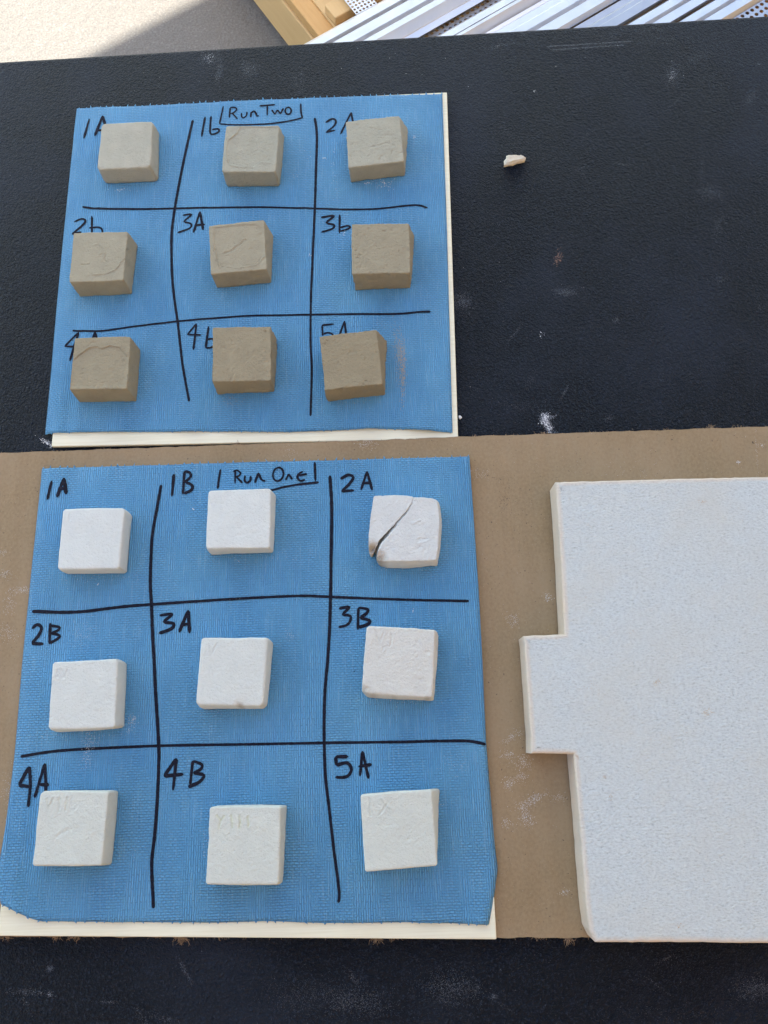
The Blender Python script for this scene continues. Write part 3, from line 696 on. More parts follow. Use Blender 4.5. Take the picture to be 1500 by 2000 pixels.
def S(o, s, pts, **k): return dict(p=zpx(o, s, pts), **k)
GU, GL = 'grey-brown clay tiles on the upper blue towel', 'white tiles on the lower blue towel'
zU, zL = TZU + 0.0002, TZL + 0.0002
RIDGE = dict(d=0.0005, w=0.00045, j=1.0)
def cu(r, g_, b_): return (r, g_, b_)
clay = {}
def claymat(k, col, **kw):
    clay[k] = mat_tile('clay_' + k, col, **kw); return clay[k]
UT = [
 ('1A', 'palest smooth grey clay tile covering the A of 1A on the upper towel', (0.49, 0.472, 0.375), 0.0162, [(197.5, 240.5), (299, 237.5), (293, 326), (188.6, 330.7)], [(203, 359), (310, 354), (312, 257)],
   dict(re=0.0016, rc=(0.16, 0.12, 0.14, 0.14), rough=0.6, chips=[(198, 334, 0.004, 0.0012), (196, 331, 0.0025, 0.001)])),
 ('1b', 'pale grey clay tile with peeled skin outline beneath the Run Two box', (0.435, 0.42, 0.325), 0.0168, [(441.5, 245.5), (545, 244.5), (538.5, 336), (432.8, 336)], [(442, 365), (547, 364.5), (556.5, 264)],
   dict(re=0.0011, rc=0.08, patches=[dict(p=zpx((400, 200), 6.25, [(430, 300), (370, 390), (290, 460), (260, 600), (290, 750), (420, 775), (600, 790), (690, 725), (860, 740), (890, 300)]), h=-0.0005)],
        strokes=[S((400, 200), 6.25, [(270, 710), (310, 770), (450, 790), (590, 790), (680, 730)], **RIDGE), S((400, 200), 6.25, [(430, 300), (400, 360), (300, 440)], **RIDGE), S((400, 200), 6.25, [(470, 600), (560, 640), (620, 600)], d=0.0002, w=0.0005, j=1.0)])),
 ('2A', 'pale pitted clay tile on the upper towel covering part of 2A', (0.45, 0.433, 0.335), 0.0172, [(675, 237.5), (780, 226), (788.5, 315), (680.7, 328)], [(684.5, 356.5), (791.5, 344), (797, 250)],
   dict(re=0.0008, rc=0.06, rough=1.5, strokes=[S((480, 170), 3.488, [(740, 330), (820, 380), (880, 400)], d=0.00025, w=0.0005, j=1.2), S((480, 170), 3.488, [(810, 270), (900, 290), (900, 330), (1000, 330)], d=-0.0003, w=0.0006, j=1.4), S((480, 170), 3.488, [(850, 410), (900, 400), (960, 380), (1010, 400)], d=-0.0003, w=0.0006, j=1.4)], chips=[(789, 318, 0.003, 0.0008)])),
 ('2b', 'brown-grey clay tile with scratched marks under the handwritten 2b', (0.418, 0.38, 0.272), 0.0188, [(143.5, 454.8), (250, 452.4), (241, 547), (134.5, 551)], [(155, 579.5), (258, 574.5), (269, 478)],
   dict(re=0.0007, rc=0.05, rough=1.2, strokes=[S((120, 420), 8.333, [(510, 965), (720, 955), (880, 890), (960, 770), (1035, 690)], **RIDGE), S((120, 420), 8.333, [(560, 500), (600, 480), (650, 550)], d=-0.0004, w=0.0005, j=1.2), S((120, 420), 8.333, [(640, 650), (710, 640), (700, 740), (760, 770), (690, 800)], d=-0.0004, w=0.0006, j=1.3), S((120, 420), 8.333, [(310, 800), (380, 820), (450, 800)], d=-0.0004, w=0.0005, j=1.3), S((120, 420), 8.333, [(640, 830), (650, 910)], d=0.0003, w=0.0005)])),
 ('3A', 'tilted clay tile with cracked flaky skin in the middle of the upper towel', (0.408, 0.365, 0.257), 0.0185, [(407.5, 441.5), (516, 429), (521.5, 526), (411.5, 535.5)], [(423, 563), (530, 552.5), (534.5, 460)],
   dict(re=0.0006, rc=0.04, rough=1.2, patches=[dict(p=zpx((390, 400), 8.824, [(240, 400), (245, 700), (280, 900), (350, 1070), (480, 1060), (700, 1085), (980, 1030), (1110, 890), (1120, 560), (1060, 400), (950, 335), (600, 345)]), h=-0.0005)],
        strokes=[S((390, 400), 8.824, [(440, 830), (560, 785), (680, 690), (780, 595)], d=-0.0005, w=0.0006, j=1.6), S((390, 400), 8.824, [(240, 700), (275, 880), (330, 1050), (350, 1090)], **RIDGE), S((390, 400), 8.824, [(480, 1060), (700, 1085), (980, 1030), (1110, 890)], **RIDGE), S((390, 400), 8.824, [(290, 930), (340, 1060), (420, 1040)], **RIDGE)])),
 ('3b', 'sandy brown clay tile on the upper towel touching the handwritten 3b', (0.38, 0.333, 0.228), 0.0198, [(687, 438), (798.3, 436), (801, 533), (687, 535.5)], [(693.5, 567), (802, 563), (809, 458)], dict(re=0.0006, rc=0.05, rough=1.7)),
 ('4A', 'brown clay tile with scalloped skin arcs at the upper towel left corner', (0.37, 0.32, 0.214), 0.019, [(145.8, 660.5), (255, 657), (247.2, 759.5), (136, 760.8)], [(155, 786), (266, 784), (275, 682)],
   dict(re=0.0005, rc=0.035, rough=1.0, strokes=[S((80, 580), 3.571, [(232, 430), (290, 380), (330, 350), (380, 340), (428, 358)], **RIDGE), S((80, 580), 3.571, [(428, 355), (480, 336), (550, 350), (598, 405)], **RIDGE)],
        patches=[dict(p=zpx((80, 580), 3.571, [(225, 440), (330, 352), (400, 342), (430, 360), (480, 338), (560, 352), (605, 420), (598, 620), (210, 630)]), h=-0.0004)])),
 ('4b', 'plain brown clay tile covering part of the handwritten 4b', (0.357, 0.303, 0.199), 0.019, [(416, 640), (528.5, 637.8), (528.6, 743), (414.6, 745.3)], [(424.5, 770.5), (536, 765.5), (541.5, 662)], dict(re=0.0005, rc=0.04, rough=1.5)),
 ('5A', 'darkest brown gritty clay tile, turned slightly, at the upper towel right corner', (0.345, 0.29, 0.187), 0.0188, [(624, 658.7), (735.5, 644), (748, 750), (634, 762)], [(638.7, 785), (752, 771.5), (756, 665)], dict(re=0.0005, rc=0.03, rough=1.9))]
for i, (k, lab, col, t, top_, bot_, kw) in enumerate(UT):
    make_tile('clay_tile', lab, GU, claymat('u' + k, col, grain=1.0, var=0.2), zU, t, top_, bot_, 40 + i * 13, **{**kw, 'rough': kw.get('rough', 1.0) * 0.95, 're': kw['re'] * 0.85})
W1, W2, W3 = (0.715, 0.735, 0.685), (0.70, 0.72, 0.66), (0.67, 0.69, 0.61)
GR = dict(d=-0.00036, w=0.0005, j=0.7)
LT = [
 ('1A', 'smooth white tile with rounded corners below the handwritten 1A', W1, 0.0165, [(122.5, 994), (245, 991.7), (233, 1111), (111.5, 1112.5)], [(127, 1122), (248, 1120.5), (260, 1004)],
   dict(re=0.0016, rc=(0.1, 0.14, 0.1, 0.12), rough=0.6, bulge=0.02, strokes=[S((0, 860), 3, [(408, 430), (402, 475)], **GR)])),
 ('1B', 'white fine-grained tile under the Run One box', W1, 0.0165, [(406.5, 958), (529, 953.5), (526, 1071), (402, 1072)], [(410, 1084), (534, 1080), (540, 966)],
   dict(re=0.0013, rc=(0.1, 0.1, 0.07, 0.12), rough=0.9, bulge=0.02)),
 ('2B', 'white tile with pinholes below the handwritten 2B', W2, 0.0165, [(102.5, 1293), (230.5, 1286.5), (224, 1421), (94, 1424)], [(110, 1431), (244, 1421), (248, 1292)],
   dict(re=0.0015, rc=(0.08, 0.12, 0.08, 0.1), rough=0.7, bulge=0.02, strokes=[S((0, 1200), 3, [(335, 325), (340, 365)], d=-0.0003, w=0.0005), S((0, 1200), 3, [(358, 322), (375, 370), (395, 325)], d=-0.0003, w=0.0005)])),
 ('3A', 'white tile scratched with a V and chipped brown at its front edge', W2, 0.0165, [(393, 1244.5), (522.5, 1245.5), (513.5, 1380), (382, 1377)], [(393, 1386), (522, 1384), (534, 1253)],
   dict(re=0.0016, rc=(0.09, 0.1, 0.16, 0.14), rough=0.8, bulge=0.03, strokes=[S((360, 1220), 7.5, [(345, 300), (400, 440), (480, 280)], **GR)], stains=[(468, 1378, 0.0024, 0.7)], chips=[(468, 1379, 0.0045, 0.0011)])),
 ('3B', 'rough white tile with tan worn corner beside the handwritten 3B', (0.70, 0.69, 0.62), 0.0165, [(716.5, 1222.5), (849.5, 1229.5), (844, 1362.5), (706.5, 1353)], [(711, 1362), (846.5, 1369), (856.5, 1241)],
   dict(re=0.0014, rc=(0.08, 0.06, 0.04, 0.2), rough=1.8, bulge=0.03, strokes=[S((690, 1200), 7.895, [(330, 240), (410, 440), (470, 280)], **GR), S((690, 1200), 7.895, [(585, 310), (580, 480)], **GR)], stains=[(714, 1348, 0.0035, 0.5), (728, 1361, 0.003, 0.45), (770, 1365, 0.002, 0.4), (835, 1365, 0.002, 0.5)], chips=[(708, 1352, 0.005, 0.0016)])),
 ('4A', 'cream-white tile marked VII overlapping the handwritten 4A', W3, 0.0172, [(79, 1545), (212.5, 1545.8), (198.5, 1691), (62.7, 1690.5)], [(84, 1690), (218.5, 1689), (232, 1543.5)],
   dict(re=0.0013, rc=(0.16, 0.06, 0.05, 0.05), rough=0.8, bulge=0.01, strokes=[S((50, 1520), 7.5, [(310, 300), (340, 460), (410, 290)], mark=0.12, **GR), S((50, 1520), 7.5, [(500, 290), (480, 490)], mark=0.12, **GR), S((50, 1520), 7.5, [(610, 280), (590, 470)], mark=0.12, **GR), S((50, 1520), 7.5, [(440, 850), (540, 800), (650, 750)], d=-0.00025, w=0.0008, j=2.0)])),
 ('4B', 'cream-white tile with yellowish VIII below the handwritten 4B', W3, 0.0172, [(409.5, 1576.5), (548, 1575.5), (543.5, 1727.3), (401.8, 1727)], [(416, 1723), (552, 1722.5), (561, 1572)],
   dict(re=0.0012, rc=(0.08, 0.04, 0.06, 0.05), rough=1.3, bulge=0.02, strokes=[S((380, 1540), 6.818, [(300, 365), (345, 430), (390, 370)], mark=0.6, **GR), S((380, 1540), 6.818, [(345, 430), (325, 520)], mark=0.5, **GR), S((380, 1540), 6.818, [(490, 360), (500, 520)], mark=0.6, **GR), S((380, 1540), 6.818, [(600, 370), (605, 530)], mark=0.5, **GR), S((380, 1540), 6.818, [(710, 380), (710, 510)], mark=0.6, **GR)])),
 ('5A', 'cream-white tile marked IX, turned slightly, below the handwritten 5A', W3, 0.0165, [(702, 1551.5), (842.5, 1542), (855, 1692), (713.2, 1702.5)], [(718, 1697), (853, 1688), (858.5, 1541)],
   dict(re=0.0012, rc=(0.05, 0.06, 0.06, 0.04), rough=1.0, bulge=0.02, strokes=[S((680, 1520), 7.5, [(320, 310), (325, 550)], mark=0.08, **GR), S((680, 1520), 7.5, [(610, 310), (460, 540)], mark=0.08, **GR), S((680, 1520), 7.5, [(470, 320), (620, 470)], mark=0.08, **GR)]))]
for i, (k, lab, col, t, top_, bot_, kw) in enumerate(LT):
    make_tile('white_tile', lab, GL, mat_tile('white_' + k, col, grain=0.9, var=0.08), zL, t, top_, bot_, 240 + i * 13, **{**kw, 'rough': kw.get('rough', 1.0) * 0.5, 're': kw['re'] * 0.75})
# the cracked tile lies in two pieces
mcr = mat_tile('white_2A', (0.70, 0.71, 0.67), grain=0.9, var=0.1)
CRo, CRs = (700, 940), 8.333
crl = zpx(CRo, CRs, [(222, 1195), (290, 1062), (340, 968), (402, 880), (494, 787), (582, 716), (603, 672), (675, 604), (764, 508), (829, 428), (868, 344), (888, 250)])
crr = zpx(CRo, CRs, [(290, 1265), (330, 1120), (375, 1030), (440, 925), (540, 815), (625, 730), (640, 670), (690, 625), (785, 530), (848, 440), (885, 350), (908, 258)])
def jag(poly):
    p = resample(np.array(poly, float), 60); t = np.linspace(0, 1, 60); e = np.minimum(t, 1 - t) * 6
    j = fbm(np.stack([t * 22, t * 0, t * 0], 1), 77, 3); j2 = fbm(np.stack([t * 22, t * 0 + 9, t * 0], 1), 78, 3)
    k = np.clip(e, 0, 1) * 2.2
    return [(a + x * w_, b_ + y * w_) for (a, b_), x, y, w_ in zip(p, j, j2, k)]
crl, crr = jag(crl), jag(crr)
lp = zpx(CRo, CRs, [(245, 235), (890, 250), (228, 1190), (172, 1150)])
make_tile('tile_fragment', 'narrow left piece of the cracked white tile below 2A', 'pieces of the cracked white tile', mcr, zL, 0.0155, lp,
          [(722.5, 1086), (727.5, 1088), (806, 974)], 411, re=0.0005, rc=(0.08, 0.02, 0.1, 0.3), rough=1.0, bow=0.0, N=96,
          edges={'top': zpx(CRo, CRs, [(245, 235), (550, 222), (760, 232), (890, 250)]), 'right': crl, 'bottom': zpx(CRo, CRs, [(172, 1150), (228, 1190)]), 'left': zpx(CRo, CRs, [(172, 1150), (165, 870), (190, 620), (215, 440), (245, 235)])},
          stains=[(725, 1075, 0.007, 0.9)], chips=[(728, 1083, 0.0065, 0.006), (733, 1070, 0.004, 0.003)])
rp = zpx(CRo, CRs, [(908, 258), (1280, 300), (1268, 1285), (290, 1265)])
make_tile('tile_fragment', 'wide right piece of the cracked white tile below 2A', 'pieces of the cracked white tile', mcr, zL, 0.0155, rp,
          [(738, 1105), (854.5, 1106.5), (859, 984)], 433, re=0.0006, rc=(0.03, 0.12, 0.06, 0.12), rough=1.0, bow=0.0, bulge=0.02,
          edges={'top': zpx(CRo, CRs, [(908, 258), (1080, 262), (1200, 278), (1280, 300)]), 'left': crr, 'bottom': zpx(CRo, CRs, [(290, 1265), (440, 1300), (800, 1312), (1268, 1285)]), 'right': zpx(CRo, CRs, [(1268, 1285), (1310, 1000), (1322, 660), (1308, 480), (1280, 300)])},
          stains=[(740, 1092, 0.0055, 0.9)], chips=[(736, 1093, 0.007, 0.0055)],
          strokes=[S(CRo, CRs, [(960, 960), (1130, 930)], d=-0.0003, w=0.0008, j=2.0), S(CRo, CRs, [(870, 680), (1000, 620)], d=0.0003, w=0.0006, j=1.5)])

# ------------------------------------------------------------------ white notched plate
zp0, zp1 = ZC + 0.0003, ZC + 0.0203
out_px = [(2010, 912), (1500, 930.6), (1300, 935), (1085, 941), (1089, 990), (1095.5, 1090), (1103, 1238.8), (1022, 1242), (1025, 1260), (1031, 1350), (1037, 1440), (1037.5, 1471.5), (1121, 1472.5), (1127, 1540), (1137, 1660), (1146, 1775), (1152, 1818), (1163, 1840.5), (1300, 1841), (1500, 1842.6), (2010, 1848)]
ol = []
for a, b in zip(out_px, out_px[1:] + out_px[:1]):
    A_, B_ = P(*a, zp1), P(*b, zp1); n = max(2, int(np.linalg.norm(B_ - A_) / 0.003))
    for t in np.linspace(0, 1, n, endpoint=False): ol.append(A_ * (1 - t) + B_ * t)
ol = np.array(ol)
# outward normals
def ring_norm(p):
    tn = np.roll(p, -1, 0) - np.roll(p, 1, 0); n = np.stack([tn[:, 1], -tn[:, 0], 0 * tn[:, 0]], 1); n /= np.linalg.norm(n, axis=1)[:, None]
    ar = np.sum(p[:, 0] * np.roll(p[:, 1], -1) - np.roll(p[:, 0], -1) * p[:, 1])
    return n if ar > 0 else -n
rn = ring_norm(ol)
ol = ol + rn * (fbm(ol * 260, 3, 4) * 0.00035 - 0.0016 * np.clip(fbm(ol * 70, 6, 3) - 0.38, 0, 1))[:, None]
rings = []
for inset, z, j in ((0.0, zp0 + 0.0005, 0), (0.0, zp1 - 0.0012, 1), (0.0004, zp1 - 0.0004, 2), (0.0013, zp1, 3), (0.0035, zp1 + 0.00005, 4)):
    q = ol - rn * inset; q[:, 2] = z + (fbm(ol * 260, j, 2) * 0.0002 if j in (1, 2, 3) else 0); rings.append(q)
Vp = np.concatenate(rings); K = len(ol); Fp = []
for k in range(len(rings) - 1):
    for i in range(K):
        Fp.append((k * K + i, k * K + (i + 1) % K, (k + 1) * K + (i + 1) % K, (k + 1) * K + i))
from mathutils.geometry import tessellate_polygon
_tt = tessellate_polygon([[Vector((q[0], q[1], 0)) for q in rings[-1]]])
Fp += [tuple((len(rings) - 1) * K + i for i in (t if (rings[-1][t[1]] - rings[-1][t[0]])[0] * (rings[-1][t[2]] - rings[-1][t[0]])[1] - (rings[-1][t[1]] - rings[-1][t[0]])[1] * (rings[-1][t[2]] - rings[-1][t[0]])[0] > 0 else t[::-1])) for t in _tt]
edge_bounce = np.concatenate([np.full(K, s) for s in (0.9, 0.8, 0.8, 0.6, 0.0)])  # side tint per ring: yellowish edge and painted bounce light
plate = mesh_obj('notched_plate', Vp, Fp, M_PLATE, attrs={'stain': edge_bounce})
tag(plate, 'large white speckled fibre plate with a square tab on its left edge', 'plate')

# ------------------------------------------------------------------ chip on the table
def chunk(name, px_pts, z0, h, mat, label, cat, seed, top_in=0.7):
    r = np.random.default_rng(seed); b0 = PP(px_pts, z0); c = np.mean(b0, 0); n = len(b0)
    V = [q for q in b0]
    V += [c + (q - c) * 1.03 + np.array([0, 0, h * 0.45 * r.uniform(0.7, 1.2)]) for q in b0]
    V += [c + (q - c) * top_in + np.array([0, 0, h * r.uniform(0.8, 1.1)]) for q in b0]
    F = [tuple(range(n))[::-1]]
    for k in range(2): F += [(k * n + i, k * n + (i + 1) % n, (k + 1) * n + (i + 1) % n, (k + 1) * n + i) for i in range(n)]
    F.append(tuple(2 * n + i for i in range(n)))
    o = mesh_obj(name, V, F, mat, smooth=False)
    s = o.modifiers.new('sub', 'SUBSURF'); s.levels = 3; s.render_levels = 3; s.subdivision_type = 'SIMPLE'
    tx = bpy.data.textures.new(name + '_relief', 'CLOUDS'); tx.noise_scale = 0.0028
    d = o.modifiers.new('rough', 'DISPLACE'); d.texture = tx; d.strength = 0.0015; d.texture_coords = 'LOCAL'
    return tag(o, label, cat)
chunk('plaster_chip', [(984, 326), (998, 324), (1024, 317), (1026, 311), (1019, 308), (1000, 309), (990, 308), (985, 316)], 0.0003, 0.004, mat_tile('chip', (0.72, 0.66, 0.53), grain=0.5), 'small broken cream chip lying on the black table', 'chip', 5, 0.75)
chunk('plaster_chip', [(895, 812), (899, 811), (902, 816), (898, 820), (896, 817)], 0.0003, 0.0012, M_DUST, 'tiny white flake on the black table beside the upper board', 'chip', 6)

# ------------------------------------------------------------------ dust (uncountable)
def flakes(name, marks, z, mat, label, fz=None, seed=1):
    r = np.random.default_rng(seed); V, F = [], []
    for m in marks:
        x, y, rx, ry, ang, n, sz = m
        for k in range(int(n)):
            a, b = r.normal() * 0.5, r.normal() * 0.5
            px = x + a * rx * math.cos(ang) - b * ry * math.sin(ang); py = y + a * rx * math.sin(ang) + b * ry * math.cos(ang)
            c = P(px, py, z); c[2] = z + (fz(np.array(c[0]), np.array(c[1])) if fz else 0) + 0.00008
            s = sz * r.uniform(0.4, 1.3) * 0.001; th = r.uniform(0, 6.28); i = len(V)
            for q in range(3):
                t = th + q * 2.09 + r.normal() * 0.3
                V.append(c + np.array([math.cos(t) * s, math.sin(t) * s, 0.00003 * q]))
            V.append(c + np.array([0, 0, s * 0.2]))
            F += [(i, i + 1, i + 3), (i + 1, i + 2, i + 3), (i + 2, i, i + 3)]
    o = mesh_obj(name, V, F, mat)
    return tag(o, label, 'dust', kind='stuff')
tm = [(410, 112, 24, 26, 0.4, 260, 0.25), (427, 142, 8, 26, 0.1, 130, 0.25), (486, 137, 20, 18, 0.5, 220, 0.25), (585, 158, 16, 30, 0.1, 110, 0.25), (170, 190, 40, 20, 0, 60, 0.22),
      (1313, 147, 16, 28, 0.1, 260, 0.25), (1360, 115, 34, 10, -0.4, 110, 0.22), (1466, 193, 14, 20, 0.4, 120, 0.24), (1386, 376, 30, 18, 0.3, 190, 0.24), (1372, 330, 8, 60, 0, 80, 0.22), (1403, 442, 14, 30, 0.2, 110, 0.22),
      (1105, 570, 26, 10, 0.1, 130, 0.28), (903, 588, 24, 18, 0.4, 190, 0.28), (1064, 815, 8, 12, 0.9, 120, 0.42), (1069, 828, 9, 26, -0.45, 220, 0.42), (1078, 815, 14, 4, -0.4, 30, 0.35), (1022, 793, 60, 14, 0.1, 90, 0.2),
      (1300, 78, 40, 12, 0, 110, 0.22), (975, 90, 22, 5, -0.2, 60, 0.25), (1020, 68, 30, 8, 0.5, 60, 0.22), (1240, 55, 110, 16, -0.06, 240, 0.24), (1210, 72, 90, 26, -0.06, 240, 0.24), (1380, 95, 60, 40, 0, 120, 0.2),
      (880, 1930, 60, 40, 0.2, 420, 0.22), (690, 1955, 80, 30, 0.1, 480, 0.22), (580, 1945, 60, 40, 0, 200, 0.2), (60, 1938, 50, 8, 0.05, 70, 0.25), (98, 1942, 5, 5, 0, 10, 0.4), (1480, 1932, 50, 26, 0, 300, 0.24), (1330, 1890, 120, 60, 0, 100, 0.2), (1300, 1980, 160, 20, 0, 100, 0.2),
      (93, 866, 7, 16, -1.0, 60, 0.4), (1110, 640, 500, 400, 0, 600, 0.17), (700, 1920, 1200, 130, 0, 500, 0.16), (700, 110, 1400, 90, 0, 500, 0.18), (40, 500, 90, 600, 0, 200, 0.17), (1405, 545, 16, 10, 0, 60, 0.2), (1060, 653, 6, 5, 0, 6, 0.5)]
for k in range(2):       # two chalk scratches
    for s in np.linspace(0, 1, 40):
        tm.append((1070 + k * 8 + s * (160 - k * 22), 91 + k * 7 - s * 10, 5, 1.6, 0, 9 if k == 0 else 7, 0.24))
for k in range(34):      # stray scuffs
    x, y = (rng.uniform(910, 1500), rng.uniform(60, 820)) if k < 22 else (rng.uniform(0, 1500), rng.uniform(1870, 1995))
    tm.append((x, y, rng.uniform(6, 40), rng.uniform(2, 9), rng.uniform(-1.2, 1.2), rng.uniform(10, 60), 0.2))
tm = [(a, b_, c, d, e, n * 2.6, z * 0.6) for a, b_, c, d, e, n, z in tm]
flakes('chalk_dust', tm, 0.0006, M_DUSTG, 'pale chalky smudges and scratches on the black table', seed=3)
bright = [(1064, 817, 6, 14, 0.6, 60, 0.4), (1069, 830, 6, 22, -0.45, 90, 0.42), (93, 866, 5, 14, -1.0, 60, 0.4), (410, 112, 10, 10, 0, 40, 0.28), (1313, 150, 8, 14, 0, 40, 0.25), (980, 115, 400, 60, 0, 20, 0.3), (1043, 178, 3, 4, 0, 5, 0.5), (1055, 653, 4, 4, 0, 5, 0.5)]
flakes('white_specks', bright, 0.0007, M_DUST, 'scattered bright white specks on the black table', seed=4)
flakes('rust_stain', [(1090, 504, 8, 14, 0.2, 90, 0.4)], 0.0006, mat_plain('rusty_dust', (0.34, 0.2, 0.15), 0.9, 900, 0.1), 'small pinkish brown stained spot on the black table', seed=5)
cm = [(100, 1150, 1, 1, 0, 1, 0.1), (6, 1122, 20, 10, 0, 60, 0.3), (42, 1152, 24, 8, 0, 90, 0.3), (20, 1180, 14, 24, 0, 70, 0.3), (12, 1235, 26, 20, 0.3, 90, 0.3), (5, 1078, 10, 6, 0, 30, 0.3), (15, 1540, 12, 40, 0.2, 60, 0.3),
      (1070, 1167, 10, 8, 0, 40, 0.35), (1002, 1210, 14, 14, 0.7, 60, 0.3), (1000, 1440, 22, 8, -0.6, 60, 0.3), (992, 1475, 16, 10, 0, 60, 0.3), (1022, 1490, 18, 16, 0.5, 90, 0.32), (1018, 1518, 12, 12, 0, 50, 0.3), (993, 1530, 12, 12, 0.4, 60, 0.32), (1042, 1562, 24, 10, -0.3, 110, 0.34), (1022, 1578, 14, 14, 0.6, 70, 0.32), (1030, 1600, 18, 12, 0.9, 90, 0.32), (1090, 1557, 16, 10, 0, 40, 0.28), (990, 1608, 14, 10, 0.4, 40, 0.3),
      (715, 866, 22, 10, 0, 90, 0.3), (565, 884, 14, 22, 0, 60, 0.22), (1103, 1742, 12, 8, 0, 30, 0.3), (1245, 920, 60, 30, 0, 40, 0.22), (1478, 895, 3, 60, -0.06, 60, 0.22), (1443, 904, 5, 4, 0, 12, 0.45), (1487, 870, 6, 4, 0, 8, 0.4), (935, 925, 24, 12, 0, 50, 0.24),
      (60, 1000, 200, 300, 0, 160, 0.18), (1020, 1300, 120, 900, 0, 350, 0.18), (1200, 890, 600, 60, 0, 150, 0.18)]
cm = [(a, b_, c, d, e, n * 1.6, z * 0.62) for a, b_, c, d, e, n, z in cm]
flakes('plaster_dust', cm, ZC + 0.0003, M_DUST, 'white plaster dust smeared on the brown cardboard', seed=6)
flakes('brown_stains', [(1283, 1333, 12, 6, -0.4, 34, 0.28), (1383, 1391, 13, 7, 0, 50, 0.28), (1372, 980, 10, 5, 0, 30, 0.26), (1326, 1808, 7, 5, 0, 22, 0.28), (1192, 1555, 6, 8, 0, 20, 0.26), (1300, 1440, 60, 20, -0.3, 40, 0.2), (1440, 1010, 40, 16, 0, 24, 0.2), (1140, 1340, 26, 12, 0, 24, 0.22)], zp1 + 0.0002, mat_plain('brown_stain', (0.55, 0.38, 0.2), 0.95, 900, 0.2), 'small brown stains on the large white plate', seed=12)
flakes('dark_grit', [(985, 975, 16, 26, 0, 60, 0.28), (995, 940, 30, 20, 0, 40, 0.22), (1000, 1000, 20, 20, 0, 20, 0.2), (1030, 1020, 90, 80, 0, 60, 0.18), (1010, 1650, 60, 300, 0, 60, 0.2), (30, 1000, 60, 200, 0, 30, 0.22), (1470, 865, 3, 3, 0, 8, 0.4)], ZC + 0.0003, mat_plain('grit', (0.05, 0.04, 0.035), 0.9), 'dark grit sprinkled on the brown cardboard', seed=7)
um = [(810, 268, 2.2, 2.2, 0, 5, 0.6), (596, 300, 14, 8, 0, 6, 0.35), (634, 310, 4, 4, 0, 4, 0.5), (652, 330, 8, 60, 0, 26, 0.28), (576, 345, 6, 4, 0, 4, 0.4), (752, 360, 18, 10, 0, 45, 0.4), (718, 358, 8, 4, 0, 12, 0.45), (240, 371, 20, 4, 0, 26, 0.35), (672, 455, 4, 6, 0, 10, 0.4), (604, 500, 4, 4, 0, 4, 0.5), (500, 300, 700, 500, 0, 90, 0.2), (500, 650, 700, 400, 0, 110, 0.2)]
flakes('plaster_crumbs', um, TZU + 0.0004, M_DUST, 'white plaster crumbs scattered on the upper blue towel', fzU, 8)
flakes('clay_smear', [(781, 690, 12, 50, -0.08, 520, 0.34), (787, 735, 5, 60, 0.03, 320, 0.34), (455, 782, 26, 12, 0, 90, 0.24), (690, 785, 50, 10, 0, 70, 0.22), (745, 632, 10, 10, 0, 30, 0.22)], TZU + 0.0004, M_TAN, 'tan clay smear and dust on the upper blue towel', fzU, 9)
lm = [(378, 995, 2, 2, 0, 5, 0.6), (192, 1142, 2, 2, 0, 4, 0.6), (160, 1240, 26, 30, 0, 160, 0.26), (170, 1468, 12, 40, 0.1, 150, 0.32), (185, 1445, 24, 14, 0, 60, 0.28), (260, 1408, 14, 14, 0, 70, 0.34), (253, 1427, 8, 6, 0, 20, 0.34), (806, 1194, 3, 3, 0, 5, 0.5), (568, 1238, 12, 18, 0, 50, 0.26), (895, 1495, 30, 26, 0, 60, 0.28), (780, 1370, 100, 8, 0, 60, 0.3), (470, 1088, 120, 14, 0, 110, 0.28), (190, 1128, 110, 12, 0, 90, 0.28), (150, 1435, 110, 8, 0, 60, 0.28), (450, 1392, 110, 10, 0, 50, 0.26), (270, 1642, 20, 40, 0, 20, 0.26), (400, 1640, 6, 30, 0, 24, 0.34), (795, 1112, 100, 10, 0, 40, 0.26), (450, 1170, 120, 14, 0, 40, 0.22), (480, 1300, 800, 700, 0, 260, 0.18), (862, 1570, 6, 6, 0, 8, 0.36)]
lm = [(a, b_, c, d, e, n * 1.0, z * 0.7) for a, b_, c, d, e, n, z in lm]
flakes('plaster_crumbs', lm, TZL + 0.0004, M_DUST, 'white plaster crumbs scattered on the lower blue towel', fzL, 10)

# ------------------------------------------------------------------ pallet and steel beyond the table
DA = math.radians(33.0); SD = np.array([math.cos(DA), math.sin(DA), 0]); SN = np.array([math.sin(DA), -math.cos(DA), 0])   # along studs / across (to the right)
PA = math.radians(121.0); PD = np.array([math.cos(PA), math.sin(PA), 0]); PN = np.array([math.sin(PA), -math.cos(PA), 0])
ZD = -0.60
pl = empty('wooden_pallet', np.append(P(640, 20, GZ)[:2], GZ))
tag(pl, 'pine wooden pallet on the asphalt under the steel channels', 'pallet')
def deck(x0, x1, z, mat, L0=-0.55, L=1.5, th=0.02, name='plank'):
    a, b = P(x0, 0, z), P(x1, 0, z); w = (b - a) @ PN
    box(name, a + PD * L0, PD, PN, L, w, z - th, z, mat, pl, 0.002)
deck(567, 609, ZD, M_WOOD1)
deck(611, 664, ZD + 0.004, M_WOOD2)
xx = 735
while xx < 1900:
    deck(xx, xx + 85, ZD - 0.01, M_WOOD1); xx += 120
for k, off in enumerate((-0.13, 0.35, 0.85)):        # stringers across, below the planks
    a = P(567, 0, ZD) + PD * off
    box('stringer', a, PN, PD, 1.25, 0.04, GZ + 0.002, ZD - 0.0305, M_WOOD1, pl, 0.003)
a = P(562, 0, ZD) + PD * -0.55
box('side_rail', a, PD, PN, 1.5, 0.022, GZ + 0.03, ZD - 0.021, M_WOOD2, pl, 0.002)
blk = P(656, 51, ZD + 0.005)
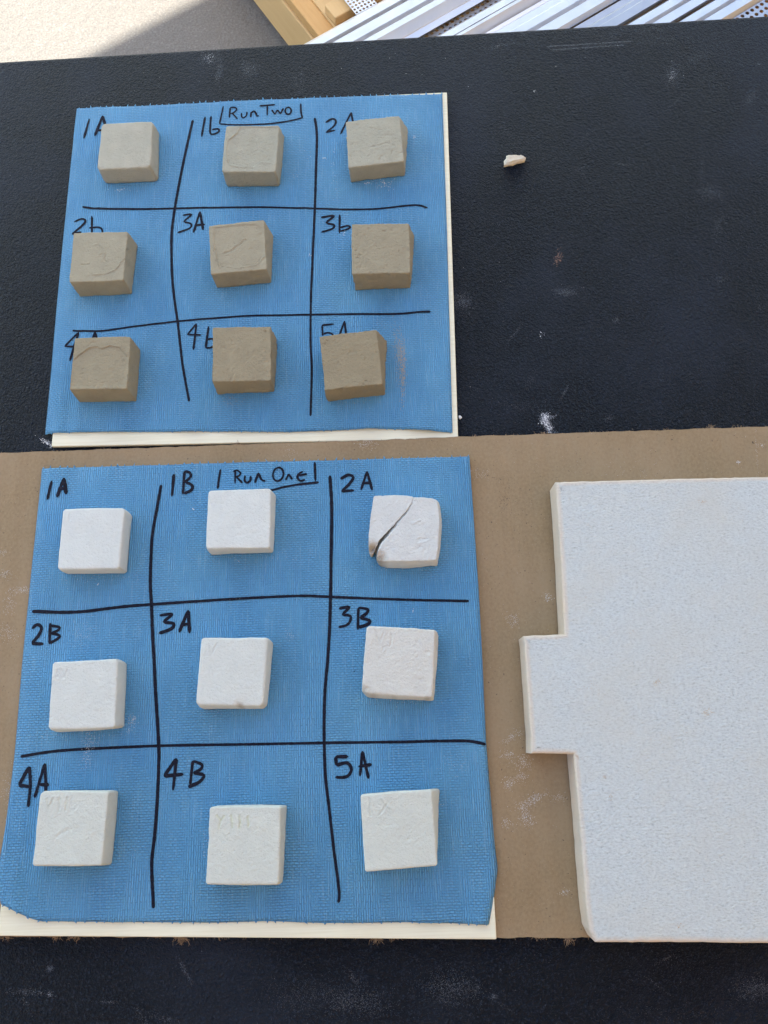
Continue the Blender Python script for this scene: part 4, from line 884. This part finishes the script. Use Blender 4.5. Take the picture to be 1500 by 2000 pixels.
box('plank', blk, SD, -SN, 0.16, 0.035, ZD + 0.0045, ZD + 0.022, M_WOOD2, pl, 0.002)

ZS = -0.545
def stud(prof, label, mat=M_STEEL, L0=-0.5, L=1.9):
    """prof: list of (pixel x at picture row 0, drop below the top)"""
    pts = []
    for x, dz in prof:
        q = P(x, 0, ZS - abs(dz)); pts.append((q @ SN, ZS - abs(dz)))
    o0 = P(prof[0][0], 0, ZS) @ SD
    V, F = [], []
    for a in (o0 + L0, o0 + L0 + L):
        for s, z in pts:
            q = SD * a + SN * s; V.append((q[0], q[1], z))
    n = len(pts)
    for i in range(n - 1): F.append((i, i + 1, n + i + 1, n + i))
    ob = mesh_obj('steel_channel', V, F, mat)
    m = ob.modifiers.new('sheet', 'SOLIDIFY'); m.thickness = 0.0012; m.offset = -1
    tag(ob, label, 'steel channel', 'galvanised steel channels beyond the table')
    return ob
G = 0.0085
stud([(749, .03), (757, 0), (783, 0), (797, G), (799, 0), (833, 0), (849, G), (851, 0), (872, 0), (917, .018), (921, .0165), (945, .019)], 'leftmost bright steel channel, with two grooves, beside the pine planks')
stud([(977, .03), (982, 0), (1006, 0), (1008, .002), (1010, 0), (1020, 0), (1056, .014), (1060, .0155), (1074, .018)], 'second steel channel from the pine planks, with a bright folded edge')
stud([(1074, .012), (1077, .003), (1101, .003), (1103, 0), (1131, 0), (1147, G), (1149, 0), (1184, 0), (1206, .0095), (1212, .02)], 'third steel channel from the planks, bright with one groove')
stud([(1212, .012), (1214, .004), (1236, .006), (1240, .003), (1256, .004), (1258, .002), (1289, .003), (1300, .02)], 'dull bluish steel channel, fourth from the planks', M_STEELD)
stud([(1302, .03), (1308, 0), (1335, 0), (1349, G), (1351, 0), (1381, 0), (1392, .02)], 'fifth steel channel from the planks, narrow and bright with a groove')
stud([(1393, .03), (1398, 0), (1424, 0), (1438, G), (1440, 0), (1470, 0), (1490, .009)], 'sixth steel channel, rightmost bright one near the picture corner')

def perforated(name, o, d, s, L, W, z, pitch, rad, mat, label):
    V, F = [], []; nx, ny = int(L / pitch), int(W / pitch)
    for i in range(nx):
        for j in range(ny):
            c = np.asarray(o) + np.asarray(d) * ((i + 0.5) * pitch) + np.asarray(s) * ((j + 0.5) * pitch)
            b = len(V); h = pitch / 2
            outer = [(h, 0), (h, h), (0, h), (-h, h), (-h, 0), (-h, -h), (0, -h), (h, -h)]
            for a, q in outer: V.append(c + np.asarray(d) * a + np.asarray(s) * q)
            for k in range(8):
                t = k * math.pi / 4; V.append(c + np.asarray(d) * rad * math.cos(t) + np.asarray(s) * rad * math.sin(t))
            for k in range(8): F.append((b + k, b + (k + 1) % 8, b + 8 + (k + 1) % 8, b + 8 + k))
    V = np.array(V); V[:, 2] = z
    ob = mesh_obj(name, V, F, mat)
    m = ob.modifiers.new('sheet', 'SOLIDIFY'); m.thickness = 0.0012; m.offset = -1
    return tag(ob, label, 'perforated strip', 'perforated steel strips among the channels')
a = P(672, 0, ZD + 0.03)
perforated('perforated_strip', a - PD * 0.04, PD, PN, 0.5, 0.045, ZD + 0.03, 0.0072, 0.0026, mat_plain('white_painted_steel', (0.72, 0.74, 0.75), 0.5, 60, 0.1), 'white perforated steel strip beside the pine planks')
a = P(948, 0, ZS - 0.03)
perforated('perforated_strip', a - SD * 0.5, SD, SN, 1.6, 0.045, ZS - 0.03, 0.011, 0.0036, M_STEELD, 'dark perforated strip between the first two steel channels')
a = P(1492, 0, ZS - 0.008)
perforated('perforated_strip', a - SD * 0.5, SD, SN, 1.2, 0.06, ZS - 0.008, 0.011, 0.0036, M_STEELD, 'perforated strip in the top right corner of the picture')

for o in bpy.data.objects:
    if '_base' in o: del o['_base']
